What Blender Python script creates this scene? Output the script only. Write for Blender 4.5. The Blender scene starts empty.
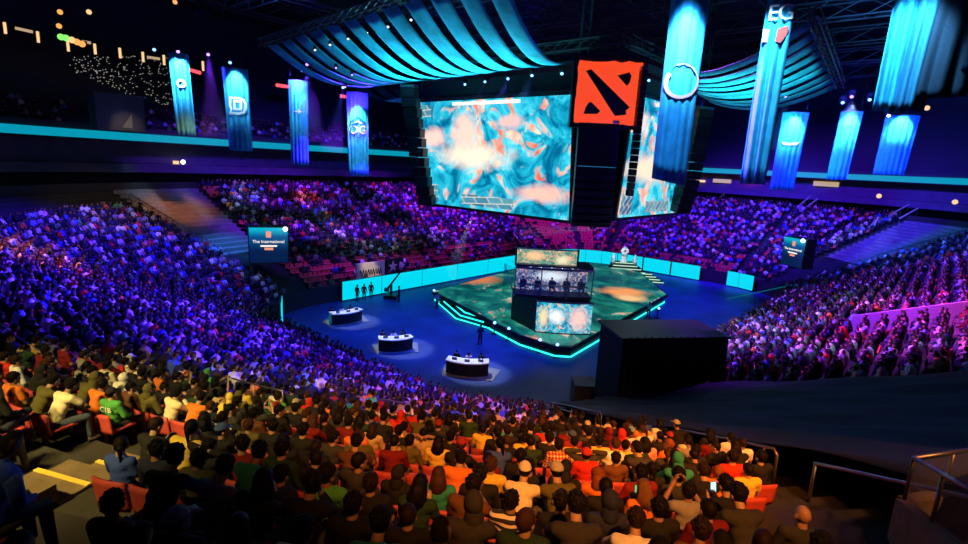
import bpy, bmesh, math, random
import numpy as np
from mathutils import Vector, Matrix, Euler
rnd = random.Random(7)
S = bpy.context.scene
COL = S.collection
PI = math.pi
# ------------------------------------------------------------------ camera maths (to place things on the rays of the photo)
F = 530.; PITCH = math.atan(108/530.); ROLL = math.radians(3.0); EYE = 15.
cp, sp, cr, sr = math.cos(PITCH), math.sin(PITCH), math.cos(ROLL), math.sin(ROLL)
FW = Vector((0, cp, -sp)); UP0 = Vector((0, sp, cp)); R0 = Vector((1, 0, 0))
RIGHT = cr*R0 + sr*UP0; UP = -sr*R0 + cr*UP0
CAM = Vector((0, 0, EYE))
def ray(px, py): return FW + RIGHT*((px-484)/F) - UP*((py-272)/F)
def at_z(px, py, z):
    d = ray(px, py); return CAM + d*((z-EYE)/d.z)
def at_y(px, py, y):
    d = ray(px, py); return CAM + d*(y/d.y)
def at_r(px, py, r):
    d = ray(px, py); return CAM + d*(r/math.hypot(d.x, d.y))
def proj(p):
    v = Vector(p)-CAM; z = v.dot(FW)
    if z < .05: return (-9999, -9999, z)
    return (484+F*v.dot(RIGHT)/z, 272-F*v.dot(UP)/z, z)
# ------------------------------------------------------------------ arena plan: a rink with rounded corners, u along, v across
A = math.atan2(.76, .65); UU = Vector((math.cos(A), math.sin(A), 0)); VV = Vector((math.sin(A), -math.cos(A), 0))
u0, u1, v0, v1, RC = 20.3, 78., -46.8, -13., 8.5
C1 = (u0+RC, v1-RC); C2 = (u0+RC, v0+RC); C3 = (u1-RC, v0+RC); C4 = (u1-RC, v1-RC)
def W(u, v, z=0.): return UU*u + VV*v + Vector((0, 0, z))
def uvof(p): return (p.x*UU.x+p.y*UU.y, p.x*VV.x+p.y*VV.y)
TREAD = .9; RISE = TREAD*.41; Z0 = 1.3
def h(d): return Z0 + .41*d
def zrow(k): return Z0 + RISE*k
def sd(u, v):
    cu, cv = (u0+u1)/2, (v0+v1)/2
    qx = abs(u-cu)-(u1-u0)/2+RC; qy = abs(v-cv)-(v1-v0)/2+RC
    return math.hypot(max(qx, 0), max(qy, 0))+min(max(qx, qy), 0)-RC
def hit(px, py, off=0.):
    d = ray(px, py); t = 1.
    while t < 200:
        p = CAM+d*t; s = sd(*uvof(p))
        if s > -.01 and p.z < h(s)+off: return p
        t += .04
SEG = [('C1', 90, 180), ('S', C1[1], C2[1]), ('C2', 180, 270), ('L', C2[0], C3[0]), ('C3', 270, 360), ('E', C3[1], C4[1]), ('C4', 0, 90), ('N', C4[0], C1[0])]
CC = dict(C1=C1, C2=C2, C3=C3, C4=C4)
def pn(seg, t):
    """point on the rink outline and its outward normal, in (u, v)"""
    if seg in CC:
        a = math.radians(t); n = (math.cos(a), math.sin(a)); c = CC[seg]
        return (c[0]+RC*n[0], c[1]+RC*n[1]), n
    if seg == 'S': return (u0, t), (-1, 0)
    if seg == 'L': return (t, v0), (0, -1)
    if seg == 'E': return (u1, t), (1, 0)
    return (t, v1), (0, 1)
def P(seg, t, d, z=0.):
    b, n = pn(seg, t); return W(b[0]+n[0]*d, b[1]+n[1]*d, z)
def N(seg, t):
    n = pn(seg, t)[1]; return UU*n[0]+VV*n[1]
def outline(a=0, b=None, step=3.):
    """samples (seg, t) all the way round"""
    out = []
    for seg, t0, t1 in SEG:
        n = max(1, int(abs(t1-t0)/step))
        for i in range(n): out.append((seg, t0+(t1-t0)*i/n))
    return out
# ------------------------------------------------------------------ materials
M = {}
def nodes(name):
    m = bpy.data.materials.new(name); m.use_nodes = True; M[name] = m
    return m, m.node_tree.nodes, m.node_tree.links, m.node_tree.nodes['Principled BSDF']
def mat(name, col, rough=.6, metal=0., var=.15, scale=8., bump=0., spec=.4):
    m, n, l, b = nodes(name)
    b.inputs['Roughness'].default_value = rough; b.inputs['Metallic'].default_value = metal
    b.inputs['Specular IOR Level'].default_value = spec
    tc = n.new('ShaderNodeTexCoord'); nz = n.new('ShaderNodeTexNoise'); nz.inputs['Scale'].default_value = scale
    nz.inputs['Detail'].default_value = 4; l.new(tc.outputs['Object'], nz.inputs['Vector'])
    rp = n.new('ShaderNodeValToRGB'); l.new(nz.outputs['Fac'], rp.inputs['Fac'])
    rp.color_ramp.elements[0].color = (*[c*(1-var) for c in col], 1); rp.color_ramp.elements[1].color = (*[min(1, c*(1+var)) for c in col], 1)
    rp.color_ramp.elements[0].position = .3; rp.color_ramp.elements[1].position = .7
    l.new(rp.outputs['Color'], b.inputs['Base Color'])
    if bump:
        bp = n.new('ShaderNodeBump'); bp.inputs['Strength'].default_value = bump; l.new(nz.outputs['Fac'], bp.inputs['Height']); l.new(bp.outputs['Normal'], b.inputs['Normal'])
    return m
def emat(name, col, strength, base=(.02, .02, .02)):
    m, n, l, b = nodes(name)
    b.inputs['Base Color'].default_value = (*base, 1); b.inputs['Emission Color'].default_value = (*col, 1); b.inputs['Emission Strength'].default_value = strength
    return m
def tint(name, rough=.85, scale=14., var=.18, spec=.2):
    """colour from the object's own colour, slightly mottled"""
    m, n, l, b = nodes(name)
    b.inputs['Roughness'].default_value = rough; b.inputs['Specular IOR Level'].default_value = spec
    oi = n.new('ShaderNodeObjectInfo'); tc = n.new('ShaderNodeTexCoord'); nz = n.new('ShaderNodeTexNoise'); nz.inputs['Scale'].default_value = scale; nz.inputs['Detail'].default_value = 3
    l.new(tc.outputs['Object'], nz.inputs['Vector'])
    mr = n.new('ShaderNodeMapRange'); mr.inputs['To Min'].default_value = 1-var; mr.inputs['To Max'].default_value = 1+var; l.new(nz.outputs['Fac'], mr.inputs['Value'])
    mx = n.new('ShaderNodeMix'); mx.data_type = 'RGBA'; mx.blend_type = 'MULTIPLY'; mx.inputs[0].default_value = 1
    l.new(oi.outputs['Color'], mx.inputs[6]); l.new(mr.outputs['Result'], mx.inputs[7]); l.new(mx.outputs[2], b.inputs['Base Color'])
    return m, n, l, b, mx
tint('cloth'); ht = tint('hair', .55, 60., .45, .12)
bp_ = ht[1].new('ShaderNodeBump'); bp_.inputs['Strength'].default_value = .6; bp_.inputs['Distance'].default_value = .01; wv_ = ht[1].new('ShaderNodeTexNoise'); wv_.inputs['Scale'].default_value = 3.; mp_ = ht[1].new('ShaderNodeMapping'); mp_.inputs['Scale'].default_value = (40, 40, 5); tc_ = ht[1].new('ShaderNodeTexCoord'); ht[2].new(tc_.outputs['Object'], mp_.inputs[0]); ht[2].new(mp_.outputs[0], wv_.inputs['Vector']); ht[2].new(wv_.outputs['Fac'], bp_.inputs['Height']); ht[2].new(bp_.outputs['Normal'], ht[3].inputs['Normal'])
sk = tint('skin', .5, 6., .06, .35)
vc = sk[1].new('ShaderNodeVertexColor'); vc.layer_name = 'face'
mx2 = sk[1].new('ShaderNodeMix'); mx2.data_type = 'RGBA'; mx2.blend_type = 'MULTIPLY'; mx2.inputs[0].default_value = 1
sk[2].new(sk[4].outputs[2], mx2.inputs[6]); sk[2].new(vc.outputs['Color'], mx2.inputs[7]); sk[2].new(mx2.outputs[2], sk[3].inputs['Base Color'])
def pattern(name, kind):
    m, n, l, b = nodes(name); b.inputs['Roughness'].default_value = .9
    tc = n.new('ShaderNodeTexCoord')
    if kind == 'plaid':
        w = []
        for d in ('X', 'Z'):
            k = n.new('ShaderNodeTexWave'); k.wave_type = 'BANDS'; k.bands_direction = d; k.inputs['Scale'].default_value = 5.; l.new(tc.outputs['Object'], k.inputs['Vector']); w.append(k)
        ad = n.new('ShaderNodeMath'); ad.operation = 'ADD'; l.new(w[0].outputs['Fac'], ad.inputs[0]); l.new(w[1].outputs['Fac'], ad.inputs[1])
        rp = n.new('ShaderNodeValToRGB'); rp.color_ramp.elements[0].color = (.35, .02, .01, 1); rp.color_ramp.elements[1].color = (.9, .75, .5, 1)
        rp.color_ramp.elements[0].position = .35; rp.color_ramp.elements[1].position = .95
        mm = n.new('ShaderNodeMath'); mm.operation = 'MULTIPLY'; mm.inputs[1].default_value = .5; l.new(ad.outputs[0], mm.inputs[0]); l.new(mm.outputs[0], rp.inputs['Fac'])
    elif kind == 'dots':
        k = n.new('ShaderNodeTexVoronoi'); k.inputs['Scale'].default_value = 14; k.inputs['Randomness'].default_value = .15; l.new(tc.outputs['Object'], k.inputs['Vector'])
        rp = n.new('ShaderNodeValToRGB'); rp.color_ramp.interpolation = 'CONSTANT'; rp.color_ramp.elements[0].color = (.9, .9, .85, 1); rp.color_ramp.elements[1].color = (.01, .01, .012, 1); rp.color_ramp.elements[1].position = .3
        l.new(k.outputs['Distance'], rp.inputs['Fac'])
    else:
        k = n.new('ShaderNodeTexWave'); k.wave_type = 'BANDS'; k.bands_direction = 'Z'; k.inputs['Scale'].default_value = 4.; l.new(tc.outputs['Object'], k.inputs['Vector'])
        rp = n.new('ShaderNodeValToRGB'); rp.color_ramp.interpolation = 'CONSTANT'; rp.color_ramp.elements[0].color = (.02, .02, .03, 1); rp.color_ramp.elements[1].color = (.75, .7, .6, 1); rp.color_ramp.elements[1].position = .6
        l.new(k.outputs['Fac'], rp.inputs['Fac'])
    l.new(rp.outputs['Color'], b.inputs['Base Color']); return m
pattern('plaid_cloth', 'plaid'); pattern('dotted_cloth', 'dots'); pattern('striped_cloth', 'stripes')
mat('concrete', (.025, .024, .024), .8, scale=3.); mat('tread_concrete', (.16, .12, .075), .8, scale=4., bump=.2)
mat('dark_paint', (.012, .013, .018), .7); mat('black_metal', (.012, .012, .014), .45, .3); mat('steel', (.32, .29, .28), .35, .9)
mat('black_cloth', (.008, .009, .012), .8, scale=3.); mat('red_plastic', (.5, .07, .06), .45, scale=5.); mat('booth_light_paint', (.3, .27, .22), .7); mat('grey_metal', (.1, .1, .1), .5, .6)
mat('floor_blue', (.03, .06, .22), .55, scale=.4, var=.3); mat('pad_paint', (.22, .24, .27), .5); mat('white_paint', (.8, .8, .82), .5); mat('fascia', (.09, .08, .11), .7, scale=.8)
mat('deck_paint', (.035, .035, .045), .7); mat('suite_dark', (.02, .018, .02), .6); mat('yellow_paint', (.85, .6, .1), .6); mat('shoe', (.05, .045, .045), .6)
mat('banner_cloth', (.03, .42, .72), .75, scale=1.5, var=.2); mat('emblem_white', (.95, .95, .95), .7); mat('emblem_pink', (.95, .5, .48), .7); mat('emblem_navy', (.01, .03, .2), .7)
mat('emblem_red', (.8, .06, .05), .7); mat('canopy_cloth', (.05, .5, .62), .8, scale=.5, var=.45); mat('roof_dark', (.02, .025, .035), .8, scale=.5, var=.5)
mat('beige_paint', (.75, .6, .42), .6); mat('magenta_wall', (.5, .45, .5), .6); mat('logo_black', (.03, .03, .01), .6)
mat('covered_step', (.15, .15, .17), .7, scale=1.)
emat('strip_teal', (0, .3, .35), .4); emat('cyan_led', (.0, .62, .78), 1.15); emat('ribbon_led', (.0, .32, .46), .95); emat('edge_cyan', (.03, .9, .8), 1.7); emat('pale_strip', (.55, .95, .7), .9)
emat('warm_lamp', (1, .62, .28), 1.1); emat('lens_blue', (.15, .4, 1), 5.); emat('lens_purple', (.4, .15, 1), 5.); emat('lens_white', (.8, .85, 1), 5.)
emat('red_dots', (1, .06, .08), 2.5); emat('logo_orange', (1., .075, .012), .95); emat('phone_glow', (.6, .85, .9), 1.3); emat('phone_green', (.25, .7, .25), .8)
emat('green_lamp', (.25, .9, .15), 1.2); emat('amber_lamp', (1, .4, .1), 1.2); emat('star', (.9, .85, .7), .5); emat('sign_white', (1, .9, .8), 1.2); emat('sign_salmon', (1, .35, .22), .9); emat('window_glow', (1, .7, .42), .5)
def gradsign():
    m, n, l, b = nodes('sign_face')
    tc = n.new('ShaderNodeTexCoord'); sx = n.new('ShaderNodeSeparateXYZ'); l.new(tc.outputs['Generated'], sx.inputs[0])
    rp = n.new('ShaderNodeValToRGB'); e = rp.color_ramp.elements; e[0].position = .35; e[0].color = (.0, .012, .06, 1); e[1].position = .95; e[1].color = (.0, .55, .75, 1)
    el = e.new(.75); el.color = (0, .1, .3, 1)
    l.new(sx.outputs['Z'], rp.inputs[0]); l.new(rp.outputs[0], b.inputs['Emission Color']); b.inputs['Emission Strength'].default_value = .8; b.inputs['Base Color'].default_value = (.01, .02, .05, 1)
gradsign()
def screen_mat(name, seed, sx, sz, glow, strength=1.15, ramp=None, scale=1., thr=.54):
    """moving-picture content of an LED wall: clouded cyan terrain with pale orange fights"""
    m, n, l, b = nodes(name); b.inputs['Base Color'].default_value = (.01, .01, .01, 1)
    tc = n.new('ShaderNodeTexCoord'); mp = n.new('ShaderNodeMapping'); mp.inputs['Scale'].default_value = (sx, sz, 1); mp.inputs['Location'].default_value = (seed, seed*1.7, 0)
    l.new(tc.outputs['UV'], mp.inputs[0])
    n1 = n.new('ShaderNodeTexNoise'); n1.inputs['Scale'].default_value = 3.4*scale; n1.inputs['Detail'].default_value = 8; n1.inputs['Roughness'].default_value = .68; n1.inputs['Distortion'].default_value = 1.2
    n2 = n.new('ShaderNodeTexNoise'); n2.inputs['Scale'].default_value = 3.4*scale; n2.inputs['Detail'].default_value = 5; n2.inputs['Distortion'].default_value = 2.
    n3 = n.new('ShaderNodeTexVoronoi'); n3.inputs['Scale'].default_value = 9*scale
    for k in (n1, n2, n3): l.new(mp.outputs[0], k.inputs['Vector'])
    r1 = n.new('ShaderNodeValToRGB'); cr_ = r1.color_ramp
    ramp = ramp or [(.28, (.0, .025, .11)), (.4, (.0, .16, .3)), (.5, (.01, .42, .6)), (.6, (.08, .66, .8)), (.72, (.5, .9, .95))]
    cr_.elements[0].position, cr_.elements[0].color = ramp[0][0], (*ramp[0][1], 1); cr_.elements[1].position, cr_.elements[1].color = ramp[-1][0], (*ramp[-1][1], 1)
    for p_, c_ in ramp[1:-1]: e = cr_.elements.new(p_); e.color = (*c_, 1)
    l.new(n1.outputs['Fac'], r1.inputs[0])
    r2 = n.new('ShaderNodeValToRGB'); r2.color_ramp.elements[0].position = thr; r2.color_ramp.elements[0].color = (0, 0, 0, 1); r2.color_ramp.elements[1].position = thr+.08; r2.color_ramp.elements[1].color = (1, 1, 1, 1); l.new(n2.outputs['Fac'], r2.inputs[0])
    r3 = n.new('ShaderNodeValToRGB'); r3.color_ramp.elements[0].color = (1, .8, .62, 1); r3.color_ramp.elements[1].color = (.75, .12, .06, 1); r3.color_ramp.elements[1].position = .9; l.new(n3.outputs['Distance'], r3.inputs[0])
    mx = n.new('ShaderNodeMix'); mx.data_type = 'RGBA'; l.new(r2.outputs[0], mx.inputs[0]); l.new(r1.outputs[0], mx.inputs[6]); l.new(r3.outputs[0], mx.inputs[7])
    last = mx.outputs[2]
    for (gx, gz, rx, rz, colr) in glow:                       # bright blasts on the picture, one on the floor a painted reflection
        mg = n.new('ShaderNodeMapping'); mg.vector_type = 'POINT'; mg.inputs['Location'].default_value = (-gx/rx, -gz/rz, 0); mg.inputs['Scale'].default_value = (1/rx, 1/rz, 1); l.new(tc.outputs['UV'], mg.inputs[0])
        ad = n.new('ShaderNodeVectorMath'); ad.operation = 'MULTIPLY_ADD'; ad.inputs[1].default_value = (.9, .9, 0); l.new(n2.outputs['Color'], ad.inputs[0]); l.new(mg.outputs[0], ad.inputs[2])
        sb = n.new('ShaderNodeVectorMath'); sb.operation = 'SUBTRACT'; sb.inputs[1].default_value = (.45, .45, 0); l.new(ad.outputs[0], sb.inputs[0])
        ln = n.new('ShaderNodeVectorMath'); ln.operation = 'LENGTH'; l.new(sb.outputs[0], ln.inputs[0])
        rg = n.new('ShaderNodeValToRGB'); rg.color_ramp.elements[0].position = .35; rg.color_ramp.elements[0].color = (1, 1, 1, 1); rg.color_ramp.elements[1].position = 1.; rg.color_ramp.elements[1].color = (0, 0, 0, 1); l.new(ln.outputs['Value'], rg.inputs[0])
        m2 = n.new('ShaderNodeMix'); m2.data_type = 'RGBA'; l.new(rg.outputs[0], m2.inputs[0]); l.new(last, m2.inputs[6]); m2.inputs[7].default_value = (*colr, 1); last = m2.outputs[2]
    l.new(last, b.inputs['Emission Color']); b.inputs['Emission Strength'].default_value = strength
    return m
screen_mat('screen_left', 3.1, 1.75, 1., [(.40, .50, .30, .16, (1, .78, .6)), (.36, .72, .12, .22, (.98, .62, .5)), (.12, .66, .12, .12, (1, .6, .5)), (.84, .2, .2, .1, (.95, .5, .4)), (.66, .8, .1, .08, (.9, .5, .45))], 1.3)
screen_mat('screen_right', 8.3, 1.6, 1., [(.3, .42, .4, .16, (1, .7, .5)), (.1, .8, .12, .12, (.9, .65, .6))], 1.3)
screen_mat('screen_booth', 5.5, 2., .9, [(.35, .55, .18, .3, (.95, .95, 1)), (.75, .5, .22, .5, (1, .6, .55)), (.12, .5, .1, .4, (.95, .75, .4))], 1.1, scale=1.4)
screen_mat('screen_upper', 11.5, 4., 1., [(.3, .6, .2, .4, (1, .6, .3)), (.75, .4, .15, .4, (.9, .8, .5))], 1.05, [(.3, (.02, .08, .05)), (.45, (.05, .3, .25)), (.6, (.5, .5, .2)), (.75, (.8, .8, .6))], scale=1.2)
screen_mat('floor_screen', 1.7, 1., 1., [(.80, .52, .13, .07, (1, .36, .08)), (.80, .45, .08, .05, (1, .6, .25)), (.15, .6, .13, .1, (.75, .2, .06)), (.44, .19, .12, .12, (.8, .75, .8))], .95, [(.3, (.0, .02, .03)), (.45, (.0, .09, .08)), (.55, (.01, .2, .15)), (.68, (.05, .45, .3)), (.8, (.15, .5, .5))], scale=2., thr=.62)  # the pale front blob paints the booth screen's reflection on the floor
screen_mat('booth_inside', 9.2, 3., 1., [(.5, .6, .3, .3, (.75, .85, .95))], 1.3, [(.3, (.005, .01, .04)), (.5, (.02, .07, .2)), (.6, (.12, .3, .5)), (.75, (.6, .5, .55))], scale=2.5)
def glass():
    m, n, l, b = nodes('glass'); b.inputs['Transmission Weight'].default_value = .9; b.inputs['Roughness'].default_value = .05; b.inputs['IOR'].default_value = 1.1; b.inputs['Base Color'].default_value = (.7, .75, .8, 1)
    mm, nn, ll, bb = nodes('clear_panel'); tr = nn.new('ShaderNodeBsdfTransparent'); tr.inputs[0].default_value = (.92, .92, .92, 1); ms = nn.new('ShaderNodeMixShader'); ms.inputs[0].default_value = .05
    bb.inputs['Roughness'].default_value = .15; ll.new(tr.outputs[0], ms.inputs[1]); ll.new(bb.outputs[0], ms.inputs[2]); ll.new(ms.outputs[0], nn['Material Output'].inputs[0])
glass()
def crowd_mat():
    m, n, l, b = nodes('crowd_colours'); b.inputs['Roughness'].default_value = .85; b.inputs['Specular IOR Level'].default_value = .2
    v = n.new('ShaderNodeVertexColor'); v.layer_name = 'tone'; l.new(v.outputs[0], b.inputs['Base Color'])
crowd_mat()
# ------------------------------------------------------------------ mesh helpers
class MB:
    def __init__(s): s.v = []; s.f = []
    def add(s, vs, fs):
        o = len(s.v); s.v += [tuple(p) for p in vs]; s.f += [tuple(i+o for i in f) for f in fs]; return s
    def hexa(s, c8): return s.add(c8, [(0, 3, 2, 1), (4, 5, 6, 7), (0, 1, 5, 4), (1, 2, 6, 5), (2, 3, 7, 6), (3, 0, 4, 7)])
    def box(s, c, size, mtx=None):
        x, y, z = size[0]/2, size[1]/2, size[2]/2; c = Vector(c)
        q = [Vector(p) for p in ((-x, -y, -z), (x, -y, -z), (x, y, -z), (-x, y, -z), (-x, -y, z), (x, -y, z), (x, y, z), (-x, y, z))]
        if mtx is not None: q = [mtx @ p for p in q]
        return s.hexa([p+c for p in q])
    def tube(s, pts, r, n=8, cap=True):
        pts = [Vector(p) for p in pts]; rs = r if isinstance(r, (list, tuple)) else [r]*len(pts)
        vs = []; fs = []; prev = None
        for i, p in enumerate(pts):
            d = (pts[min(i+1, len(pts)-1)]-pts[max(i-1, 0)]).normalized()
            if prev is None: a = d.orthogonal().normalized()
            else: a = (prev-d*prev.dot(d)).normalized()
            prev = a; b = d.cross(a)
            for k in range(n):
                t = 2*PI*k/n; vs.append(p+(a*math.cos(t)+b*math.sin(t))*rs[i])
        for i in range(len(pts)-1):
            for k in range(n): fs.append((i*n+k, i*n+(k+1) % n, (i+1)*n+(k+1) % n, (i+1)*n+k))
        if cap: fs.append(tuple(range(n-1, -1, -1))); fs.append(tuple((len(pts)-1)*n+k for k in range(n)))
        return s.add(vs, fs)
    def capsule(s, p0, p1, r0, r1, n=12):
        p0, p1 = Vector(p0), Vector(p1); d = (p1-p0).normalized(); pts = []; rs = []
        for a in (80, 50, 25): t = math.radians(a); pts.append(p0-d*r0*math.sin(t)); rs.append(r0*math.cos(t))
        pts.append(p0); rs.append(r0); pts.append(p1); rs.append(r1)
        for a in (25, 50, 80): t = math.radians(a); pts.append(p1+d*r1*math.sin(t)); rs.append(r1*math.cos(t))
        return s.tube(pts, rs, n)
    def ball(s, c, r, n=14, m=9, mtx=None):
        c = Vector(c); r = Vector(r) if not isinstance(r, (int, float)) else Vector((r, r, r)); vs = []; fs = []
        for i in range(m+1):
            th = PI*i/m
            for k in range(n):
                ph = 2*PI*k/n; p = Vector((r.x*math.sin(th)*math.cos(ph), r.y*math.sin(th)*math.sin(ph), r.z*math.cos(th)))
                vs.append(c+(mtx @ p if mtx is not None else p))
        for i in range(m):
            for k in range(n): fs.append((i*n+k, (i+1)*n+k, (i+1)*n+(k+1) % n, i*n+(k+1) % n))
        return s.add(vs, fs)
    def cyl(s, p0, p1, r, n=12): return s.tube([p0, p1], r, n)
    def prism(s, poly, z0, z1):
        n = len(poly); vs = [(p[0], p[1], z0) for p in poly]+[(p[0], p[1], z1) for p in poly]
        return s.add(vs, [tuple(range(n-1, -1, -1)), tuple(range(n, 2*n))]+[(i, (i+1) % n, n+(i+1) % n, n+i) for i in range(n)])
    def plate(s, poly, o, ax, ay, t):
        """outline poly in the (ax, ay) plane at o, with thickness t along the plane's normal"""
        o = Vector(o); nz = ax.cross(ay).normalized(); n = len(poly)
        a = [o+ax*p[0]+ay*p[1] for p in poly]
        return s.add(a+[p+nz*t for p in a], [tuple(range(n-1, -1, -1)), tuple(range(n, 2*n))]+[(i, (i+1) % n, n+(i+1) % n, n+i) for i in range(n)])
    def sheet(s, rows, thick=.02, nrm=None):
        """grid of points made into a cloth of real thickness"""
        a, b = len(rows), len(rows[0]); g = [[Vector(p) for p in r] for r in rows]; back = []
        for i in range(a):
            for j in range(b):
                du = g[min(i+1, a-1)][j]-g[max(i-1, 0)][j]; dv = g[i][min(j+1, b-1)]-g[i][max(j-1, 0)]
                q = du.cross(dv); q = q.normalized() if q.length > 1e-9 else Vector((0, 0, 1)); back.append(g[i][j]-q*thick)
        vs = [p for r in g for p in r]+back; o = a*b; fs = []
        for i in range(a-1):
            for j in range(b-1):
                q = (i*b+j, i*b+j+1, (i+1)*b+j+1, (i+1)*b+j); fs.append(q); fs.append(tuple(o+k for k in reversed(q)))
        for j in range(b-1): fs.append((j+1, j, o+j, o+j+1)); k = (a-1)*b; fs.append((k+j, k+j+1, o+k+j+1, o+k+j))
        for i in range(a-1): fs.append((i*b, (i+1)*b, o+(i+1)*b, o+i*b)); k = b-1; fs.append(((i+1)*b+k, i*b+k, o+i*b+k, o+(i+1)*b+k))
        return s.add(vs, fs)
    def mesh(s, name, m, smooth=False):
        me = bpy.data.meshes.new(name); me.from_pydata(s.v, [], s.f); me.update()
        if m is not None: me.materials.append(M[m] if isinstance(m, str) else m)
        if smooth: me.polygons.foreach_set('use_smooth', [True]*len(me.polygons))
        return me
    def obj(s, name, m, parent=None, smooth=False, origin=None):
        if origin is not None:
            o_ = Vector(origin); s.v = [(p[0]-o_.x, p[1]-o_.y, p[2]-o_.z) for p in s.v]
        o = bpy.data.objects.new(name, s.mesh(name, m, smooth)); COL.objects.link(o)
        if parent is not None: o.parent = parent; 
        if origin is not None: o.location = Vector(origin)
        return o
def tag(o, label=None, cat=None, group=None, kind=None):
    if label: o['label'] = label
    if cat: o['category'] = cat
    if group: o['group'] = group
    if kind: o['kind'] = kind
    return o
def empty(name, loc=(0, 0, 0), rz=0., **k):
    o = bpy.data.objects.new(name, None); COL.objects.link(o); o.empty_display_size = .2; o.location = loc; o.rotation_euler = (0, 0, rz); return tag(o, **k)
def struct(o): o['kind'] = 'structure'; return o
def link(me, name, parent=None, loc=None, rot=None, col=None):
    o = bpy.data.objects.new(name, me); COL.objects.link(o)
    if parent is not None: o.parent = parent
    if loc is not None: o.location = loc
    if rot is not None: o.rotation_euler = rot
    if col is not None: o.color = (*col, 1)
    return o
def copy_tree(o, parent=None):
    c = o.copy(); COL.objects.link(c)
    if parent is not None: c.parent = parent
    for ch in list(o.children): copy_tree(ch, c)
    return c
ORD = 'zeroth first second third fourth fifth sixth seventh eighth ninth tenth eleventh twelfth thirteenth fourteenth fifteenth sixteenth seventeenth eighteenth nineteenth twentieth'.split()
TENS = {20: 'twenty', 30: 'thirty', 40: 'forty', 50: 'fifty'}
def ordw(n):
    if n <= 20: return ORD[n]
    t, r = n//10*10, n % 10
    return (TENS[t][:-1]+'ieth') if r == 0 else TENS[t]+'-'+ORD[r]
def text_mesh(s, size, depth=.01):
    cu = bpy.data.curves.new('t', 'FONT'); cu.body = s; cu.size = size; cu.extrude = depth; cu.align_x = 'CENTER'; cu.align_y = 'CENTER'
    o = bpy.data.objects.new('t', cu); COL.objects.link(o); bpy.context.view_layer.update()
    me = bpy.data.meshes.new_from_object(o.evaluated_get(bpy.context.evaluated_depsgraph_get())); bpy.data.objects.remove(o); bpy.data.curves.remove(cu); return me
def frame_m(o, ax, ay):
    """matrix whose x, y, z are ax, ay and their normal, at o"""
    az = ax.cross(ay).normalized(); m = Matrix((ax, ay, az)).transposed().to_4x4(); m.translation = o; return m
def remeshed(mb, name, m, voxel, smooth=3, deci=None):
    me = mb.mesh(name, None); o = bpy.data.objects.new(name, me); COL.objects.link(o)
    md = o.modifiers.new('r', 'REMESH'); md.mode = 'VOXEL'; md.voxel_size = voxel
    if smooth: ms = o.modifiers.new('s', 'SMOOTH'); ms.iterations = smooth; ms.factor = .5
    if deci: mdm = o.modifiers.new('d', 'DECIMATE'); mdm.ratio = deci
    bpy.context.view_layer.update()
    r = bpy.data.meshes.new_from_object(o.evaluated_get(bpy.context.evaluated_depsgraph_get())); r.name = name
    bpy.data.objects.remove(o); bpy.data.meshes.remove(me)
    if m: r.materials.clear(); r.materials.append(M[m])
    r.polygons.foreach_set('use_smooth', [True]*len(r.polygons)); return r
# ================================================================== THE SETTING
def ring_mesh(samples, prof, closed=False):
    """sweep a (d, z) profile along outline samples"""
    mb = MB(); n = len(prof); vs = [P(s, t, d, z) for s, t in samples for d, z in prof]; fs = []
    m = len(samples)
    for i in range(m if closed else m-1):
        for k in range(n-1):
            j = (i+1) % m; fs.append((i*n+k, j*n+k, j*n+k+1, i*n+k+1))
    return mb.add(vs, fs)
ALL = outline()
mb = MB(); mb.prism([tuple(P(s, t, .4)[:2]) for s, t in ALL], -.3, 0.); struct(mb.obj('floor', 'floor_blue'))
def terr(k0, k1):
    pr = []
    for k in range(k0, k1): pr += [(TREAD*k, zrow(k)), (TREAD*(k+1), zrow(k))]
    return pr
full = ring_mesh(ALL, [(0, 0), (0, Z0+.5), (-.0, Z0+.5), (.12, Z0+.5), (.12, Z0)]+terr(0, 25), True)
near = [('C1', a) for a in range(94, 181, 2)]
struct(full.obj('seating_bowl', 'concrete'))
struct(ring_mesh(near, [(22.4, 10)]+terr(25, 33)).obj('seating_bowl', 'concrete'))
RING = [q for q in ALL if not (q[0] == 'C1' or (q[0] == 'N' and q[1] < 45))]
struct(ring_mesh(RING, [(22.5, 10.1), (22.5, 11.), (22.7, 11.), (22.7, 10.), (31.5, 10.), (31.5, 13.2)]).obj('wall_concourse', 'suite_dark'))
struct(ring_mesh(RING, [(32, 11.9), (27.2, 11.9), (27, 11.9), (27, 12.9), (27.2, 12.9), (30.5, 12.9), (30.5, 15.4), (27.4, 15.4), (27.2, 15.4)]).obj('wall_suites', 'fascia'))
rb = ring_mesh(RING, [(27.3, 15.4), (26.95, 15.4), (26.95, 15.55)])
struct(rb.obj('trim_1', 'dark_paint'))
rb = ring_mesh(RING, [(26.95, 15.55), (26.95, 16.4), (27.2, 16.4)]); o = rb.obj('ribbon_display', 'ribbon_led')
tag(o, 'long cyan LED ribbon glowing around the front edge of the upper deck', 'display')
pr = [(27.2, 16.4), (27.2, 17.1), (27.35, 17.1)]
for k in range(24): pr += [(27.4+.95*k, 16.4+.52*k), (27.4+.95*(k+1), 16.4+.52*k)]
struct(ring_mesh(RING, pr+[(50.2, 29), (50.2, 38)]).obj('seating_bowl', 'deck_paint'))
mb = MB(); mb.prism([tuple(P(s, t, 52)[:2]) for s, t in ALL], 37., 37.4); struct(mb.obj('ceiling', 'roof_dark'))
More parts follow.
